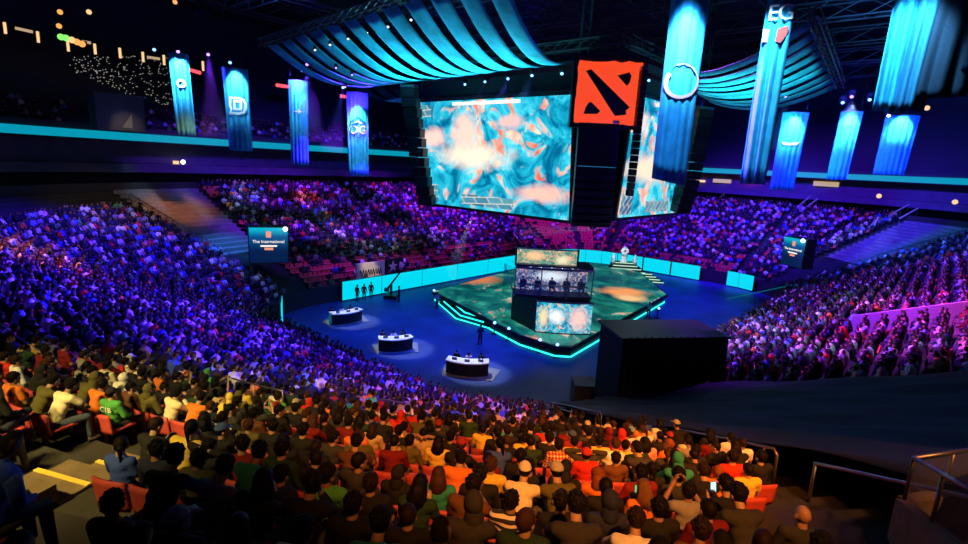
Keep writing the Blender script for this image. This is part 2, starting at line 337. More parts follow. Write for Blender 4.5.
# suite partition piers and lit suite windows (each one a thing)
wins = [(700, 181, 12, 'warm_lamp'), (722, 181, 20, 'window_glow'), (752, 181, 22, 'red_dots'), (826, 184, 24, 'window_glow'), (176, 163, 6, 'warm_lamp'), (80, 200, 5, 'warm_lamp'), (430, 176, 6, 'window_glow')]
def plan_hit(px, py, d):
    r = ray(px, py); t = 30.
    while t < 220:
        p = CAM+r*t
        if sd(*uvof(p)) > d: return p
        t += .05
for i, (px, py, w, m) in enumerate(wins):
    p = plan_hit(px, py, 29.8); wm = w*p.length/530*.75
    r = Vector((p.x, p.y, 0)).normalized(); ax = Vector((r.y, -r.x, 0))
    mbx = MB(); mtx = Matrix((ax, r, Vector((0, 0, 1)))).transposed()
    mbx.box(p, (wm, .12, wm*.22 if w > 8 else wm*.8), mtx); o = struct(mbx.obj('window_%d' % (i+1), m))
# balustrade strips of the concourse on the right (small lit bits in the photo)
# ------------------------------------------------------------------ LED boards round the floor, each board a thing
def board(a, b, z0, z1, label, name='led_board', mface='cyan_led', group='LED boards around the arena floor'):
    a, b = Vector(a), Vector(b); ax = (b-a); L = ax.length; ax.normalize(); nz = Vector((-ax.y, ax.x, 0))
    root = empty(name, (a+b)/2, math.atan2(ax.y, ax.x), label=label, cat='led board', group=group)
    MB().box((0, 0, (z0+z1)/2), (L, .12, z1-z0)).obj('housing', 'black_metal', root)
    MB().box((0, -.075, (z0+z1)/2), (L-.08, .03, z1-z0-.1)).obj('display', mface, root)
    return root
us = [31.4, 36.6, 42.7, 48.8, 54.9, 61, 66.5, 71]
for i in range(len(us)-1):
    board(W(us[i], v0+.45), W(us[i+1], v0+.45), .1, 2.2, 'cyan LED board along the far floor wall, %s from its left end' % ordw(i+1))
pts = [W(*[c+k for c, k in zip(C3, (RC*.93*math.cos(a), RC*.93*math.sin(a)))]) for a in [math.radians(x) for x in (284, 303, 322, 341, 360)]]
for i in range(4): board(pts[i], pts[i+1], .1, 2.2, 'cyan LED board in the curved floor corner behind the stage, %s from the left' % ordw(i+1))
for i in range(3):
    a = W(u1-.5, C3[1]+i*4.4); b = W(u1-.5, C3[1]+(i+1)*4.4-.15); board(a, b, .1, 2.2, 'cyan LED board on the far right end wall, %s from the left' % ordw(i+1))
pts = [W(C4[0]+RC*.93*math.cos(math.radians(a)), C4[1]+RC*.93*math.sin(math.radians(a))) for a in (0, 12, 28)]
for i in range(2): board(pts[i], pts[i+1], .1, 2.2, ['cyan LED board in the right floor corner before the dark gap', 'last cyan LED board on the right beside the black corner wall'][i])
a = W(C2[0]+RC*.9*math.cos(math.radians(222)), C2[1]+RC*.9*math.sin(math.radians(222))); b = W(C2[0]+RC*.9*math.cos(math.radians(199)), C2[1]+RC*.9*math.sin(math.radians(199)))
board(b, a, .1, 2.6, 'short cyan LED board standing alone at the left end of the arena floor')
# ------------------------------------------------------------------ corner tunnels with sponsor signs
def corner_sign(px0, px1, ytop, ybot, Y, labelside, seg, t0, t1, lean=0.):
    a, b = at_y(px0, ytop, Y), at_y(px1[0], ytop+px1[1], Y+px1[2]); c = at_y(px0, ybot, Y)
    H = a.z-c.z; ax = (b-a); ax.z = 0; L = ax.length; ax.normalize(); nz = Vector((ax.y, -ax.x, 0))
    root = empty('sponsor_sign', (a.x, a.y, c.z), 0, label='dark blue boxed sign with white script lettering on the %s corner tunnel' % labelside, cat='sign')
    R3 = Matrix((ax, -nz, Vector((0, 0, 1)))).transposed()
    MB().box(ax*L/2-nz*.75+Vector((0, 0, H/2)), (L+.1, 1.4, H+.1), R3).obj('box', 'black_metal', root)
    o = MB().box(ax*L/2+nz*.02+Vector((0, 0, H/2)), (L-.1, .08, H-.1), R3).obj('face', 'sign_face', root)
    zc = H*.6
    for nm, txt, sz, zz, m in (('lettering', 'The International', L*.115, zc, 'sign_white'),):
        me = text_mesh(txt, sz, .01); me.materials.clear(); me.materials.append(M[m]); o = link(me, nm, root); o.matrix_local = frame_m(ax*L*.5+nz*.09+Vector((0, 0, zz)), ax, Vector((0, 0, 1)))
    MB().box(ax*L*.5+nz*.08+Vector((0, 0, zc+H*.2)), (L*.13, .04, H*.17), R3).obj('emblem', 'sign_salmon', root)
    MB().box(ax*L*.5+nz*.08+Vector((0, 0, zc-H*.12)), (L*.42, .04, H*.04), R3).obj('underline', 'sign_white', root)
    MB().box(ax*L*.5+nz*.08+Vector((0, 0, zc-H*.2)), (L*.22, .04, H*.07), R3).obj('subtitle', 'sign_salmon', root)
    lf = MB(); lf.ball(ax*L*.93+nz*.25+Vector((0, 0, H*.96)), .22, 10, 6); lf.obj('lamp', 'lens_white', root, True)
    return root
corner_sign(248, (288, -3, 1.2), 227, 263, 50, 'left', 'C2', 0, 0)
corner_sign(785, (806, 7, -3.), 236, 264, 62, 'right', 'C4', 0, 0)
def tunnel(name, seg, t, d0, d1, w, top, label):
    """black walled tunnel mouth cut into the seats of a corner"""
    root = empty(name, P(seg, t, d0, 0), 0, label=label, cat='tunnel'); n = N(seg, t); s = Vector((-n.y, n.x, 0)); o = P(seg, t, d0, 0)
    R3 = Matrix((s, n, Vector((0, 0, 1)))).transposed(); L = d1-d0
    for sg in (-1, 1):
        mbx = MB(); c = s*(sg*w/2); th = s*.15
        za, zb = h(d0)+top, h(d1)+top
        q = [c-th, c+th, c+th+n*L, c-th+n*L]; mbx.hexa([p for p in q]+[q[0]+Vector((0, 0, za)), q[1]+Vector((0, 0, za)), q[2]+Vector((0, 0, zb)), q[3]+Vector((0, 0, zb))]); mbx.obj('side_wall', 'black_cloth', root)
    mbx = MB(); q = [-s*w/2, s*w/2, s*w/2+n*L, -s*w/2+n*L]; za, zb = h(d0)+top-.4, h(d1)+top-.4
    mbx.hexa([q[0]+Vector((0, 0, za-.2)), q[1]+Vector((0, 0, za-.2)), q[2]+Vector((0, 0, zb-.2)), q[3]+Vector((0, 0, zb-.2)), q[0]+Vector((0, 0, za)), q[1]+Vector((0, 0, za)), q[2]+Vector((0, 0, zb)), q[3]+Vector((0, 0, zb))]); mbx.obj('cover', 'black_cloth', root)
    return root
tunnel('entrance_tunnel', 'C2', 254, .0, 8., 8., .5, 'black walled players tunnel in the left corner beneath the sponsor sign')
tunnel('entrance_tunnel', 'C4', 47, .0, 9., 10., .5, 'black walled players tunnel in the right corner beneath the sponsor sign')
# covered, unsold corner blocks whose bare steps catch blue light
def cover_block(seg, ta, tb, k0, k1, m, label, lift=.12):
    mbx = MB(); st = [(seg, ta+(tb-ta)*i/8) for i in range(9)]; pr = []
    for k in range(k0, k1): pr += [(TREAD*k-.02, zrow(k)+lift), (TREAD*(k+1)-.02, zrow(k)+lift)]
    vs = [P(s, t, d, z) for s, t in st for d, z in pr]; n = len(pr); fs = [(i*n+k, (i+1)*n+k, (i+1)*n+k+1, i*n+k+1) for i in range(8) for k in range(n-1)]
    return tag(mbx.add(vs, fs).obj('covered_seat_block', m), label, 'covered seats')
cover_block('C2', 246.5, 265, 8, 25, 'covered_step', 'bare stepped block covered in grey sheeting above the left corner sign')
cover_block('C4', 35, 57, 10, 25, 'covered_step', 'bare stepped block in blue light behind the right corner sign')
# black drape over the seats of the block right of the foreground crowd
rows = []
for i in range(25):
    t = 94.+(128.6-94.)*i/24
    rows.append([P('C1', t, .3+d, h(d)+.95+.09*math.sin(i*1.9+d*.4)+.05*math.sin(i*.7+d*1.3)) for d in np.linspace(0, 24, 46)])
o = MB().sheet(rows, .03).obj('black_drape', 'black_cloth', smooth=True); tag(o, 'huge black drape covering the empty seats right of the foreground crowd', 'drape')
# near aisle and railings -------------------------------------------------------
def stairs(name, seg, t, wid, ka, kb, nos, label, every=1):
    root = empty(name, P(seg, t, TREAD*ka, zrow(ka)), 0, label=label, cat='stairs'); o0 = root.location.copy(); mbx = MB(); nb = []
    n = N(seg, t); s = Vector((-n.y, n.x, 0)); R3 = Matrix((s, n, Vector((0, 0, 1)))).transposed()
    for k in range(ka, kb):
        for q in (0, 1):
            z = zrow(k)+(RISE*.5*q); d = TREAD*k+TREAD*.5*q
            c = P(seg, t, d+TREAD*.25, z+.01)-o0; mbx.box(c+Vector((0, 0, .015)), (wid, TREAD*.5, .05 if q == 0 else RISE*.5+.05), R3)
        c = P(seg, t, TREAD*k+.03, zrow(k)+.055)-o0; nb.append((c, R3))
    mbx.obj('steps', 'tread_concrete', root)
    for c, R3 in nb: MB().box(c, (wid, .07, .03), R3).obj('nosing', nos, root)
    return root
stairs('aisle_stairs', 'C1', 132.4, 1.5, 0, 11, 'pale_nosing' if 'pale_nosing' in M else 'steel', 'blue lit aisle stairs leading down to the floor beside the black box')
stairs('aisle_stairs', 'C1', 155.6, 1.05, 22, 29, 'yellow_paint', 'concrete aisle stairs with yellow edged treads at the lower left')
def rail(pts, r, label, posts, name='handrail'):
    root = empty(name, pts[0], 0, label=label, cat='railing'); o0 = Vector(pts[0])
    MB().tube([Vector(p)-o0 for p in pts], r, 8).obj('top_rail', 'steel', root, True)
    for p, z in posts: MB().cyl(Vector(p)-o0, Vector((p[0], p[1], z))-o0, r*.95, 8).obj('post', 'steel', root, True)
    return root
def slope_rail(t, da, db, hh, label, seg='C1', n=3, r=.025):
    pts = [P(seg, t, d, h(d)+hh) for d in np.linspace(da, db, 5)]
    e = P(seg, t, db+.12, h(db)+hh-.1); e2 = P(seg, t, db+.15, h(db)-.1)
    return rail(pts+[e, e2], r, label, [(P(seg, t, d, h(d)+hh-.01), h(d)-.3) for d in np.linspace(da+.03, db-.3, n)])
slope_rail(129.2, 12.8, 16.6, .85, 'steel railing along the black drape behind the right end of the foreground rows', n=3, r=.035)
slope_rail(130., 18.1, 21.3, .8, 'long steel railing in the lower right, ending beside the glass barrier', n=2, r=.035)
slope_rail(130.6, 1.5, 8, 1.0, 'dark steel handrail beside the blue lit aisle stairs, next to the black box', n=3)
slope_rail(134.6, 1.5, 8, 1.0, 'dark steel handrail on the left side of the blue lit aisle stairs', n=3)
# cross rails between blocks of the foreground
def cross_rail(pxs, d, hh, label):
    pa, pb = pxs; ts = np.linspace(pa, pb, 7); pts = [P('C1', t, d, h(d)+hh) for t in ts]
    return rail([P('C1', ts[0], d, h(d))]+pts+[P('C1', ts[-1], d, h(d))], .022, label, [(P('C1', ts[3], d, h(d)+hh), h(d)-.2)])
cross_rail((158.2, 163.), 15.3, 1.15, 'thin black rail across the lower left rows, in front of the orange shirt')
cross_rail((151.6, 154.6), 12.6, 1.15, 'thin black rail across the rows left of centre')
# vomitory barrier at the lower right
def barrier():
    p0 = at_y(914, 458, 7.6); p1 = at_y(990, 447, 8.4); p2 = at_y(985, 497, 5.4)
    root = empty('glass_barrier', (p0.x, p0.y, p0.z-1.15), 0, label='steel railed clear barrier on a rust lit concrete wall, lower right corner', cat='barrier'); o0 = root.location.copy()
    q0, q1, q2 = p0-o0, p1-o0, p2-o0
    MB().tube([q1, q0], .035, 8).obj('top_rail', 'steel', root, True); MB().tube([q0, q2], .035, 8).obj('top_rail', 'steel', root, True)
    dn = Vector((0, 0, -.72))
    for a, b in ((q0, q1), (q0, q2)):
        e = (b-a).normalized(); nn = e.cross(Vector((0, 0, 1))).normalized()*.012
        MB().hexa([a+dn-nn, b+dn-nn, b+dn+nn, a+dn+nn, a-nn+Vector((0, 0, -.05)), b-nn+Vector((0, 0, -.05)), b+nn+Vector((0, 0, -.05)), a+nn+Vector((0, 0, -.05))]).obj('panel', 'clear_panel', root)
        for f in (.0, .5, 1.): c = a.lerp(b, f); MB().cyl(c, c+dn*1.05, .028, 8).obj('post', 'steel', root, True)
        nn = nn*9; z1 = dn*1.02; z2 = dn*1.0+Vector((0, 0, -2.4))
        MB().hexa([a+z2-nn, b+z2-nn, b+z2+nn, a+z2+nn, a+z1-nn, b+z1-nn, b+z1+nn, a+z1+nn]).obj('base_wall', 'tread_concrete', root)
barrier()
# magenta lit parapet in the right hand block, and the wall of its tunnel
a, b = P('N', 40.5, 13., 0), P('C1', 86, 21., 0)
def parapet(pa, pb, z0a, z0b, hh, th, m, label, name='parapet_wall'):
    pa, pb = Vector(pa), Vector(pb); e = (pb-pa); e.z = 0; e.normalize(); nn = Vector((-e.y, e.x, 0))*th/2; A_ = Vector((pa.x, pa.y, z0a)); B_ = Vector((pb.x, pb.y, z0b)); u = Vector((0, 0, hh))
    return tag(MB().hexa([A_-nn, B_-nn, B_+nn, A_+nn, A_-nn+u, B_-nn+u, B_+nn+u, A_+nn+u]).obj(name, m), label, 'wall')
ha, hb = hit(850, 331), hit(990, 316)
parapet(ha, hb, ha.z-.5, hb.z-.5, 1.6, .3, 'magenta_wall', 'low parapet wall washed in magenta light among the right hand crowd')
# black draped box beside the floor
def black_box():
    c = [at_y(624, 340, 27.2), at_y(729, 327, 28.4)]; zt = c[0].z
    e = (c[1]-c[0]); e.z = 0; L = e.length; e.normalize(); nb = Vector((-e.y, e.x, 0)); zb = 1.7
    root = empty('draped_box', (c[0].x, c[0].y, zb), 0, label='large black draped box standing beside the floor, right of the stage', cat='box'); H = zt-zb
    rows = []
    for z in np.linspace(0, H, 6):
        q = []
        for f in np.linspace(0, 1, 60): q.append(e*L*f-nb*(.1+.07*math.sin(f*60)*(1-z/H*.6)+.25*(1-z/H))+Vector((0, 0, z)))
        rows.append(q)
    MB().sheet(rows, .03).obj('front_drape', 'black_cloth', root, True)
    R3 = Matrix((e, nb, Vector((0, 0, 1)))).transposed()
    MB().box(e*L/2+nb*1.6+Vector((0, 0, H/2)), (L, 3., H), R3).obj('body', 'black_cloth', root)
    MB().box(e*L/2+nb*1.6+Vector((0, 0, H+.06)), (L+.3, 3.4, .12), R3).obj('roof_panel', 'black_metal', root)
    for f in np.linspace(.05, .95, 14): MB().ball(e*L*f-nb*.05+Vector((0, 0, H+.16)), .06, 6, 4).obj('stud', 'steel', root)
black_box()

# rails along the edges of the left and right blocks
slope_rail(246., 6, 19, 1.0, 'long steel rail down the edge of the left stand beside the covered block', seg='C2', n=6, r=.05)
slope_rail(57.6, 8, 20, 1.0, 'steel rail along the edge of the right stand below the covered block', seg='C4', n=6, r=.05)
for i, (a, b) in enumerate((((330, 200), (346, 223)), ((343, 198), (361, 223)), ((498, 216), (520, 246)), ((700, 205), (672, 240)), ((724, 196), (716, 206)))):
    p, q = hit(*a)+Vector((0, 0, .6)), hit(*b)+Vector((0, 0, .6)); rail([p, q], .13, 'pale stair rail on the far stand, %s' % ['left of the pair above the lettered counter', 'right of the pair above the lettered counter', 'behind the left of the booth tower', 'behind the right of the stage', 'short one near the top on the right'][i], [(p, p.z-1.), (q, q.z-1.)], name='stair_rail')
# control booth hanging in the upper left stand
p = at_r(97, 129, 62); q = at_r(146, 133, 63); e = q-p; e.z = 0; L = e.length; e.normalize(); nb = Vector((-e.y, e.x, 0)); R3 = Matrix((e, nb, Vector((0, 0, 1)))).transposed()
rt = empty('control_booth', p, 0, label='dim grey control booth with painted beige triangle of light above the left ribbon', cat='booth'); MB().box(e*L/2+nb*1.2+Vector((0, 0, 1.6)), (L, 2.4, 3.2), R3).obj('housing', 'fascia', rt); MB().box(e*L/2+nb*1.1+Vector((0, 0, 3.25)), (L+.3, 2.8, .15), R3).obj('roof_panel', 'grey_metal', rt)
MB().plate([(L*.5, .3), (L*.72, .3), (L*.72, 1.6)], -nb*.06, e, Vector((0, 0, 1)), .05).obj('light_triangle', 'booth_light_paint', rt)  # beige plate stands in for a triangle of light on the wall
# teal light strip on the dark wall below the right sign
p, q = at_y(727, 299, 63), at_y(792, 285, 64); rt = empty('light_strip', p, 0, label='thin teal line along the dark wall beneath the right corner sign', cat='strip'); MB().tube([Vector((0, 0, 0)), q-p], .06, 6).obj('tube', 'strip_teal', rt)
# faint haze where the lamps throw visible beams: real fog cones, each with its own spot
def haze_mat(name, col, dens):
    m = bpy.data.materials.new(name); m.use_nodes = True; n, l = m.node_tree.nodes, m.node_tree.links; n.remove(n['Principled BSDF']); v = n.new('ShaderNodeVolumeScatter'); v.inputs['Color'].default_value = (*col, 1); v.inputs['Density'].default_value = dens; l.new(v.outputs[0], n['Material Output'].inputs['Volume']); M[name] = m
haze_mat('haze', (.95, .95, 1), .03)
def beam(p, q, r1, power, col, label):
    p, q = Vector(p), Vector(q); d = (q-p); L = d.length; d.normalize(); o = MB().tube([Vector((0, 0, 0))+d*.2, d*L], [.12, r1], 16).obj('light_haze', 'haze'); o.location = p; tag(o, label, 'haze beam')
    spot('beam_light', p, q, power, col, math.degrees(2*math.atan(r1/L))*1.05, .5, .05)
Z = Vector((0, 0, 1))
# ================================================================== THE HANGING RIG
Z = Vector((0, 0, 1))
def uvbox(me):
    pass
def screen(o, ax, L, H, m, label, tilt=0.):
    """LED wall: o = lower left corner of the picture, ax along it"""
    nz = Vector((ax.y, -ax.x, 0)); up = (Z+nz*tilt).normalized()
    root = empty('led_screen', o, 0, label=label, cat='screen')
    def plate(name, a0, a1, b0, b1, d0, d1, m):
        q = [ax*a0+up*b0+nz*d0, ax*a1+up*b0+nz*d0, ax*a1+up*b0+nz*d1, ax*a0+up*b0+nz*d1]; q += [p+up*(b1-b0) for p in q]
        return MB().hexa(q).obj(name, m, root)
    plate('housing', -.3, L+.3, -.3, H+.3, -.8, -.05, 'black_metal')
    me = bpy.data.meshes.new('picture'); me.from_pydata([tuple(p) for p in (Vector((0, 0, 0)), ax*L, ax*L+up*H, up*H)], [], [(0, 1, 2, 3)]); uvl = me.uv_layers.new(name='UVMap')
    for i, c in enumerate(((0, 0), (1, 0), (1, 1), (0, 1))): uvl.data[i].uv = c
    me.materials.append(M[m]); link(me, 'picture', root)
    # overlay panels of the broadcast picture: score strip, minimap, ability bar
    for nm, a0, a1, b0, b1, mm in (('score_strip', .28, .72, .955, .985, 'sign_white'), ('minimap', .015, .15, .02, .2, 'hud'), ('ability_bar', .33, .68, .03, .13, 'hud'), ('side_panel', .02, .12, .86, .97, 'hud')):
        plate(nm, a0*L, a1*L, b0*H, b1*H, .0, .03, mm)
    return root
def hud():
    m, n, l, b = nodes('hud'); tc = n.new('ShaderNodeTexCoord'); br = n.new('ShaderNodeTexBrick'); br.inputs['Scale'].default_value = .45; br.inputs['Color1'].default_value = (.02, .12, .16, 1); br.inputs['Color2'].default_value = (.12, .4, .42, 1); br.inputs['Mortar'].default_value = (.8, .75, .6, 1)
    mp = n.new('ShaderNodeMapping'); mp.inputs['Rotation'].default_value = (1.2, .3, .5); l.new(tc.outputs['Object'], mp.inputs[0]); l.new(mp.outputs[0], br.inputs[0]); l.new(br.outputs[0], b.inputs['Emission Color']); b.inputs['Emission Strength'].default_value = .9
hud()
screen(W(42, -46.2, 10.3), VV, 20.2, 11.0, 'screen_left', 'big left hanging LED screen with bright cyan and orange battle picture', .1)
screen(W(43.6, -22, 10.9), UU, 16.2, 10.5, 'screen_right', 'big right hanging LED screen partly hidden by the black column', .06)
# dark header above each screen carrying lamps
mb = MB(); mb.box((0, 0, 0), (.9, 21.4, 1.6)); o = mb.obj('screen_header', 'black_cloth'); o.location = W(42.1, -36.4, 22.6); o.rotation_euler = (0, 0, A); tag(o, 'black header beam above the left screen', 'beam')
mb = MB(); mb.box((0, 0, 0), (17, .9, 1.6)); o = mb.obj('screen_header', 'black_cloth'); o.location = W(51.9, -22.2, 22.4); o.rotation_euler = (0, 0, A); tag(o, 'black header beam above the right screen', 'beam')
# corner column with the backlit emblem lantern
def lantern():
    p00, p10, p01 = at_y(574, 122, 45.5), at_y(636, 124, 45.5), at_y(578, 60, 45.5)
    w = (p10-p00).length; hgt = p01.z-p00.z; o = p00.copy(); ax = Vector((1, -.04, 0)).normalized(); nz = Vector((ax.y, -ax.x, 0)); up = (Z+ax*.0).normalized()
    root = empty('lantern_sign', o, 0, label='square red lantern sign with black slash emblem above the hanging black column', cat='sign')
    R3 = Matrix((ax, -nz, Z)).transposed()
    MB().box(ax*w/2-nz*1.2+up*hgt/2, (w+.5, 2.3, hgt+.5), R3).obj('housing', 'black_metal', root)
    def pl(name, poly, d0, d1, m):
        mb = MB(); a = [ax*(x*w)+up*(y*hgt)+nz*d0 for x, y in poly]; b = [p+nz*(d1-d0) for p in a]; n = len(a)
        mb.add(a+b, [tuple(range(n-1, -1, -1)), tuple(range(n, 2*n))]+[(i, (i+1) % n, n+(i+1) % n, n+i) for i in range(n)]); return mb.obj(name, m, root)
    edge = []
    for (xa, ya, xb, yb) in ((0, 0, 1, 0), (1, 0, 1, 1), (1, 1, 0, 1), (0, 1, 0, 0)):
        for i in range(9): f = i/9; j = rnd.uniform(-.02, .02); edge.append((xa+(xb-xa)*f+(j if xa == xb else 0), ya+(yb-ya)*f+(j if ya == yb else 0)))
    pl('glowing_panel', edge, 0, .06, 'logo_orange')
    pl('slash', [(.12, .83), (.2, .86), (.86, .28), (.8, .22), (.82, .16), (.64, .13), (.6, .18)], .07, .12, 'logo_black')
    pl('corner_mark', [(.62, .78), (.8, .84), (.84, .78), (.82, .68), (.78, .62), (.74, .66)], .07, .12, 'logo_black')
    pl('corner_mark', [(.14, .14), (.36, .15), (.4, .2), (.24, .34), (.2, .32), (.16, .24)], .07, .12, 'logo_black')
    for sx in (-.22, w+.22):
        MB().box(ax*sx+nz*.0+up*hgt/2, (.3, .3, hgt+.9), R3).obj('side_post', 'black_metal', root)
    MB().box(ax*w/2+up*(hgt+.3), (w+.8, .4, .3), R3).obj('top_bar', 'black_metal', root); MB().box(ax*w/2-up*.25, (w+.6, .4, .3), R3).obj('bottom_bar', 'black_metal', root)
lantern()
def line_array(pt, pb, w, dep, n, label, sweep=.0, yaw=0., name='line_array_speaker'):
    """stack of speaker cabinets hanging from pt, curling towards its foot"""
    pt, pb = Vector(pt), Vector(pb); root = empty(name, pt, yaw, label=label, cat='speaker'); L = (pt-pb).length; ch = L/n; a = 0.; p = Vector((0, 0, 0)); sl = (pb-pt); sl = Vector((sl.x/L, sl.y/L, 0)); sl = Matrix.Rotation(-yaw, 3, 'Z') @ sl
    for i in range(n):
        a = sweep*max(0, (i/n-.45))**1.5; rot = Matrix.Rotation(a, 3, 'X'); stp = rot @ Vector((0, 0, -ch))+sl*ch
        c = p+stp*.5; mb = MB(); mb.box(c, (w, dep, ch*.93), rot); o = mb.obj('cabinet', 'black_metal', root)
        MB().box(c+rot @ Vector((0, -dep/2-.02, 0)), (w*.86, .04, ch*.7), rot).obj('grille', 'black_cloth', root)
        p = p+stp
    MB().box((0, 0, .15), (w, dep*.8, .25)).obj('flying_frame', 'steel', root)
    return root
line_array(at_y(598, 124, 46.3), at_y(591, 222, 45.2), 3.3, 2.2, 14, 'broad black speaker column curving under the red lantern sign', 2.2, -.1)
line_array(at_y(644, 70, 44.6), at_y(630, 196, 44.2), .5, .6, 18, 'thin black strip of speakers hanging right of the red lantern', .2, .1)
line_array(at_y(409, 88, 57), at_y(426, 203, 57), 1.6, 1.2, 12, 'black speaker column hanging at the left edge of the left screen', .6, -.3)
line_array(at_y(703, 110, 56), at_y(682, 212, 56), 1.9, 1.3, 12, 'black speaker column hanging at the right edge of the right screen', .6, .4)
# striped fabric canopies ------------------------------------------------------
def canopy(top, bot, n, wfrac, sag, label_fn, group, a0=0):
    """strips from the point top(f) to bot(f), each sagging"""
    for i in range(n):
        fa, fb = (i+.5-wfrac/2)/n, (i+.5+wfrac/2)/n; rows = []
        for s in np.linspace(0, 1, 15):
            r = []
            for f in np.linspace(fa, fb, 5):
                p = top(f).lerp(bot(f), s); p.z -= sag*4*s*(1-s)+sag*.5*math.sin(PI*s)*0; p.z += .05*math.sin(f*90); r.append(p)
            rows.append(r)
        o = MB().sheet(rows, .03).obj('canopy_strip', 'canopy_cloth', smooth=True)
        tag(o, label_fn(i), 'fabric canopy', group)
def linef(a, b): return lambda f: a.lerp(b, f)
canopy(linef(W(27.5, -53.5, 25.2), W(27.5, -22.8, 26.8)), linef(W(38.8, -50.8, 23.), W(38.8, -25.2, 23.4)), 12, .66, 1.6, lambda i: 'teal fabric strip sweeping down to the left screen header, %s from the left' % ordw(i+1), 'swagged fabric strips over the left screen')
canopy(linef(W(39.5, -8.5, 24.8), W(59, -9.5, 23.3)), linef(W(43, -19.4, 23.1), W(60, -20.8, 22.6)), 9, .66, 1.3, lambda i: 'teal fabric strip swagged above the right screen, %s from the front' % ordw(i+1), 'swagged fabric strips over the right screen')
canopy(linef(W(41, -60, 24.5), W(58, -60, 24.5)), linef(W(42, -49.2, 22.8), W(60, -49.2, 22.8)), 5, .62, 1.6, lambda i: 'small teal fabric strip behind the left screen, %s from the left' % ordw(i+1), 'swagged fabric strips behind the left screen')
# hanging banners --------------------------------------------------------------
def banner(pt, pb, w, label, folds=5, amp=.09, curl=.5, skew=0., m='banner_cloth', hem=0., yaw=None):
    """cloth hung from pt down to pb, w wide, facing the camera; returns root and its axes"""
    pt, pb = Vector(pt), Vector(pb); r = Vector((pt.x, pt.y, 0)).normalized(); ax = Vector((r.y, -r.x, 0)); 
    if yaw: ax = Matrix.Rotation(yaw, 3, 'Z') @ ax; r = Vector((-ax.y, ax.x, 0))
    root = empty('hanging_banner', pt, 0, label=label, cat='banner'); rows = []; D = pb-pt
    for s in np.linspace(0, 1, 13):
        q = []
        for f in np.linspace(-1, 1, 41):
            q.append(D*s*(1+hem*f*.5)+ax*(f*w/2*(1-.06*s))-r*(curl*w*.5*(1-f*f)+amp*math.sin(f*PI*folds+.5*math.sin(s*3))*(.35+.65*s)))
        rows.append(q)
    MB().sheet(rows[::-1], .03).obj('cloth', m, root, True)
    MB().tube([-ax*w/2+Z*.05, Z*.05-r*curl*w*.5, ax*w/2+Z*.05], .05, 8).obj('top_bar', 'steel', root)
    for sx in (-.4, .4): MB().cyl(ax*w*sx+Z*.05-r*curl*w*.18, ax*w*sx+Z*4., .02, 6).obj('hanging_wire', 'black_metal', root)
    return root, ax, -r, D, (lambda x: curl*w*.5*max(0, 1-(2*x/w)**2)+amp*.8+.03)
def ring_poly(ro, ri, a0=0, a1=360, n=28, taper=None):
    a = [math.radians(a0+(a1-a0)*i/n) for i in range(n+1)]
    out = [(ro*math.cos(t), ro*math.sin(t)) for t in a]; k = len(a)
    inn = [((ri+(ro-ri)*(taper*(1-i/n) if taper else 0))*math.cos(t), (ri+(ro-ri)*(taper*(1-i/n) if taper else 0))*math.sin(t)) for i, t in enumerate(a)]
    return out, inn
def emblem_strip(B, f, dx, dy, out, inn, m, name):
    """band between two outlines, lying on the cloth of banner B at the fraction f of its length"""
    root, ax, nz, D, dep = B; n = len(out); vs = [D*f+ax*(x+dx)+Z*(y+dy)+nz*dep(x+dx) for x, y in list(out)+list(inn)]; vs += [p+nz*.05 for p in vs]; fs = []
    for i in range(n-1): fs += [(2*n+i, 2*n+i+1, 3*n+i+1, 3*n+i), (i, n+i, n+i+1, i+1), (i, i+1, 2*n+i+1, 2*n+i), (n+i+1, n+i, 3*n+i, 3*n+i+1)]
    return MB().add(vs, fs).obj(name, m, root)
def emblem_text(B, s, size, f, dx, dy, m, name):
    root, ax, nz, D, dep = B; me = text_mesh(s, size, .02); me.materials.clear(); me.materials.append(M[m])
    for v in me.vertices: x, y, z = v.co; v.co = D*f+ax*(x+dx)+Z*(y+dy)+nz*(dep(x+dx)+.02+z)
    return link(me, name, root)
# left row
B = banner(at_r(178, 54, 62), at_r(187, 136, 62), 1.75, 'narrow lit banner farthest left, white blaze near its top', 4)
emblem_strip(B, .36, 0, 0, *ring_poly(.42, .2), 'emblem_white', 'emblem')  # white ring shaped to imitate the round glow on the cloth
B = banner(at_r(235, 69, 62), at_r(241, 151, 62), 2.35, 'lit blue banner with white D shaped emblem, second from left', 5)
dq = [(-.75, .8), (.25, .8), (.68, .62), (.86, .2), (.86, -.3), (.6, -.75), (.1, -.95), (-.85, -.95), (-.68, -.45), (-.82, -.1), (-.75, .8)]; di = [(x*.74, y*.74) for x, y in dq]; sq = [(-.4, .5), (.4, .5), (.4, -.5), (-.4, -.5), (-.4, .5)]
emblem_strip(B, .44, 0, 0, dq, di, 'emblem_white', 'emblem'); emblem_strip(B, .44, 0, 0, sq, [(x*.5, y*.55) for x, y in sq], 'emblem_white', 'emblem_core')
B = banner(at_r(298, 81, 62), at_r(300, 165, 62), 1.9, 'plain blue banner with small white star, third from left', 5)
st = [(.6*(1 if i % 2 == 0 else .3)*math.cos(math.radians(90+i*45)), .3*(1 if i % 2 == 0 else .4)*math.sin(math.radians(90+i*45))) for i in range(9)]; emblem_strip(B, .36, 0, 0, st, [(x*.1, y*.1) for x, y in st], 'emblem_white', 'emblem')
B = banner(at_r(357, 93, 66.5), at_r(359, 176, 66.5), 2.45, 'lit blue banner lettered OG in white, left of the big screen', 6)
emblem_text(B, 'OG', 1.35, .42, 0, -.2, 'emblem_white', 'lettering')
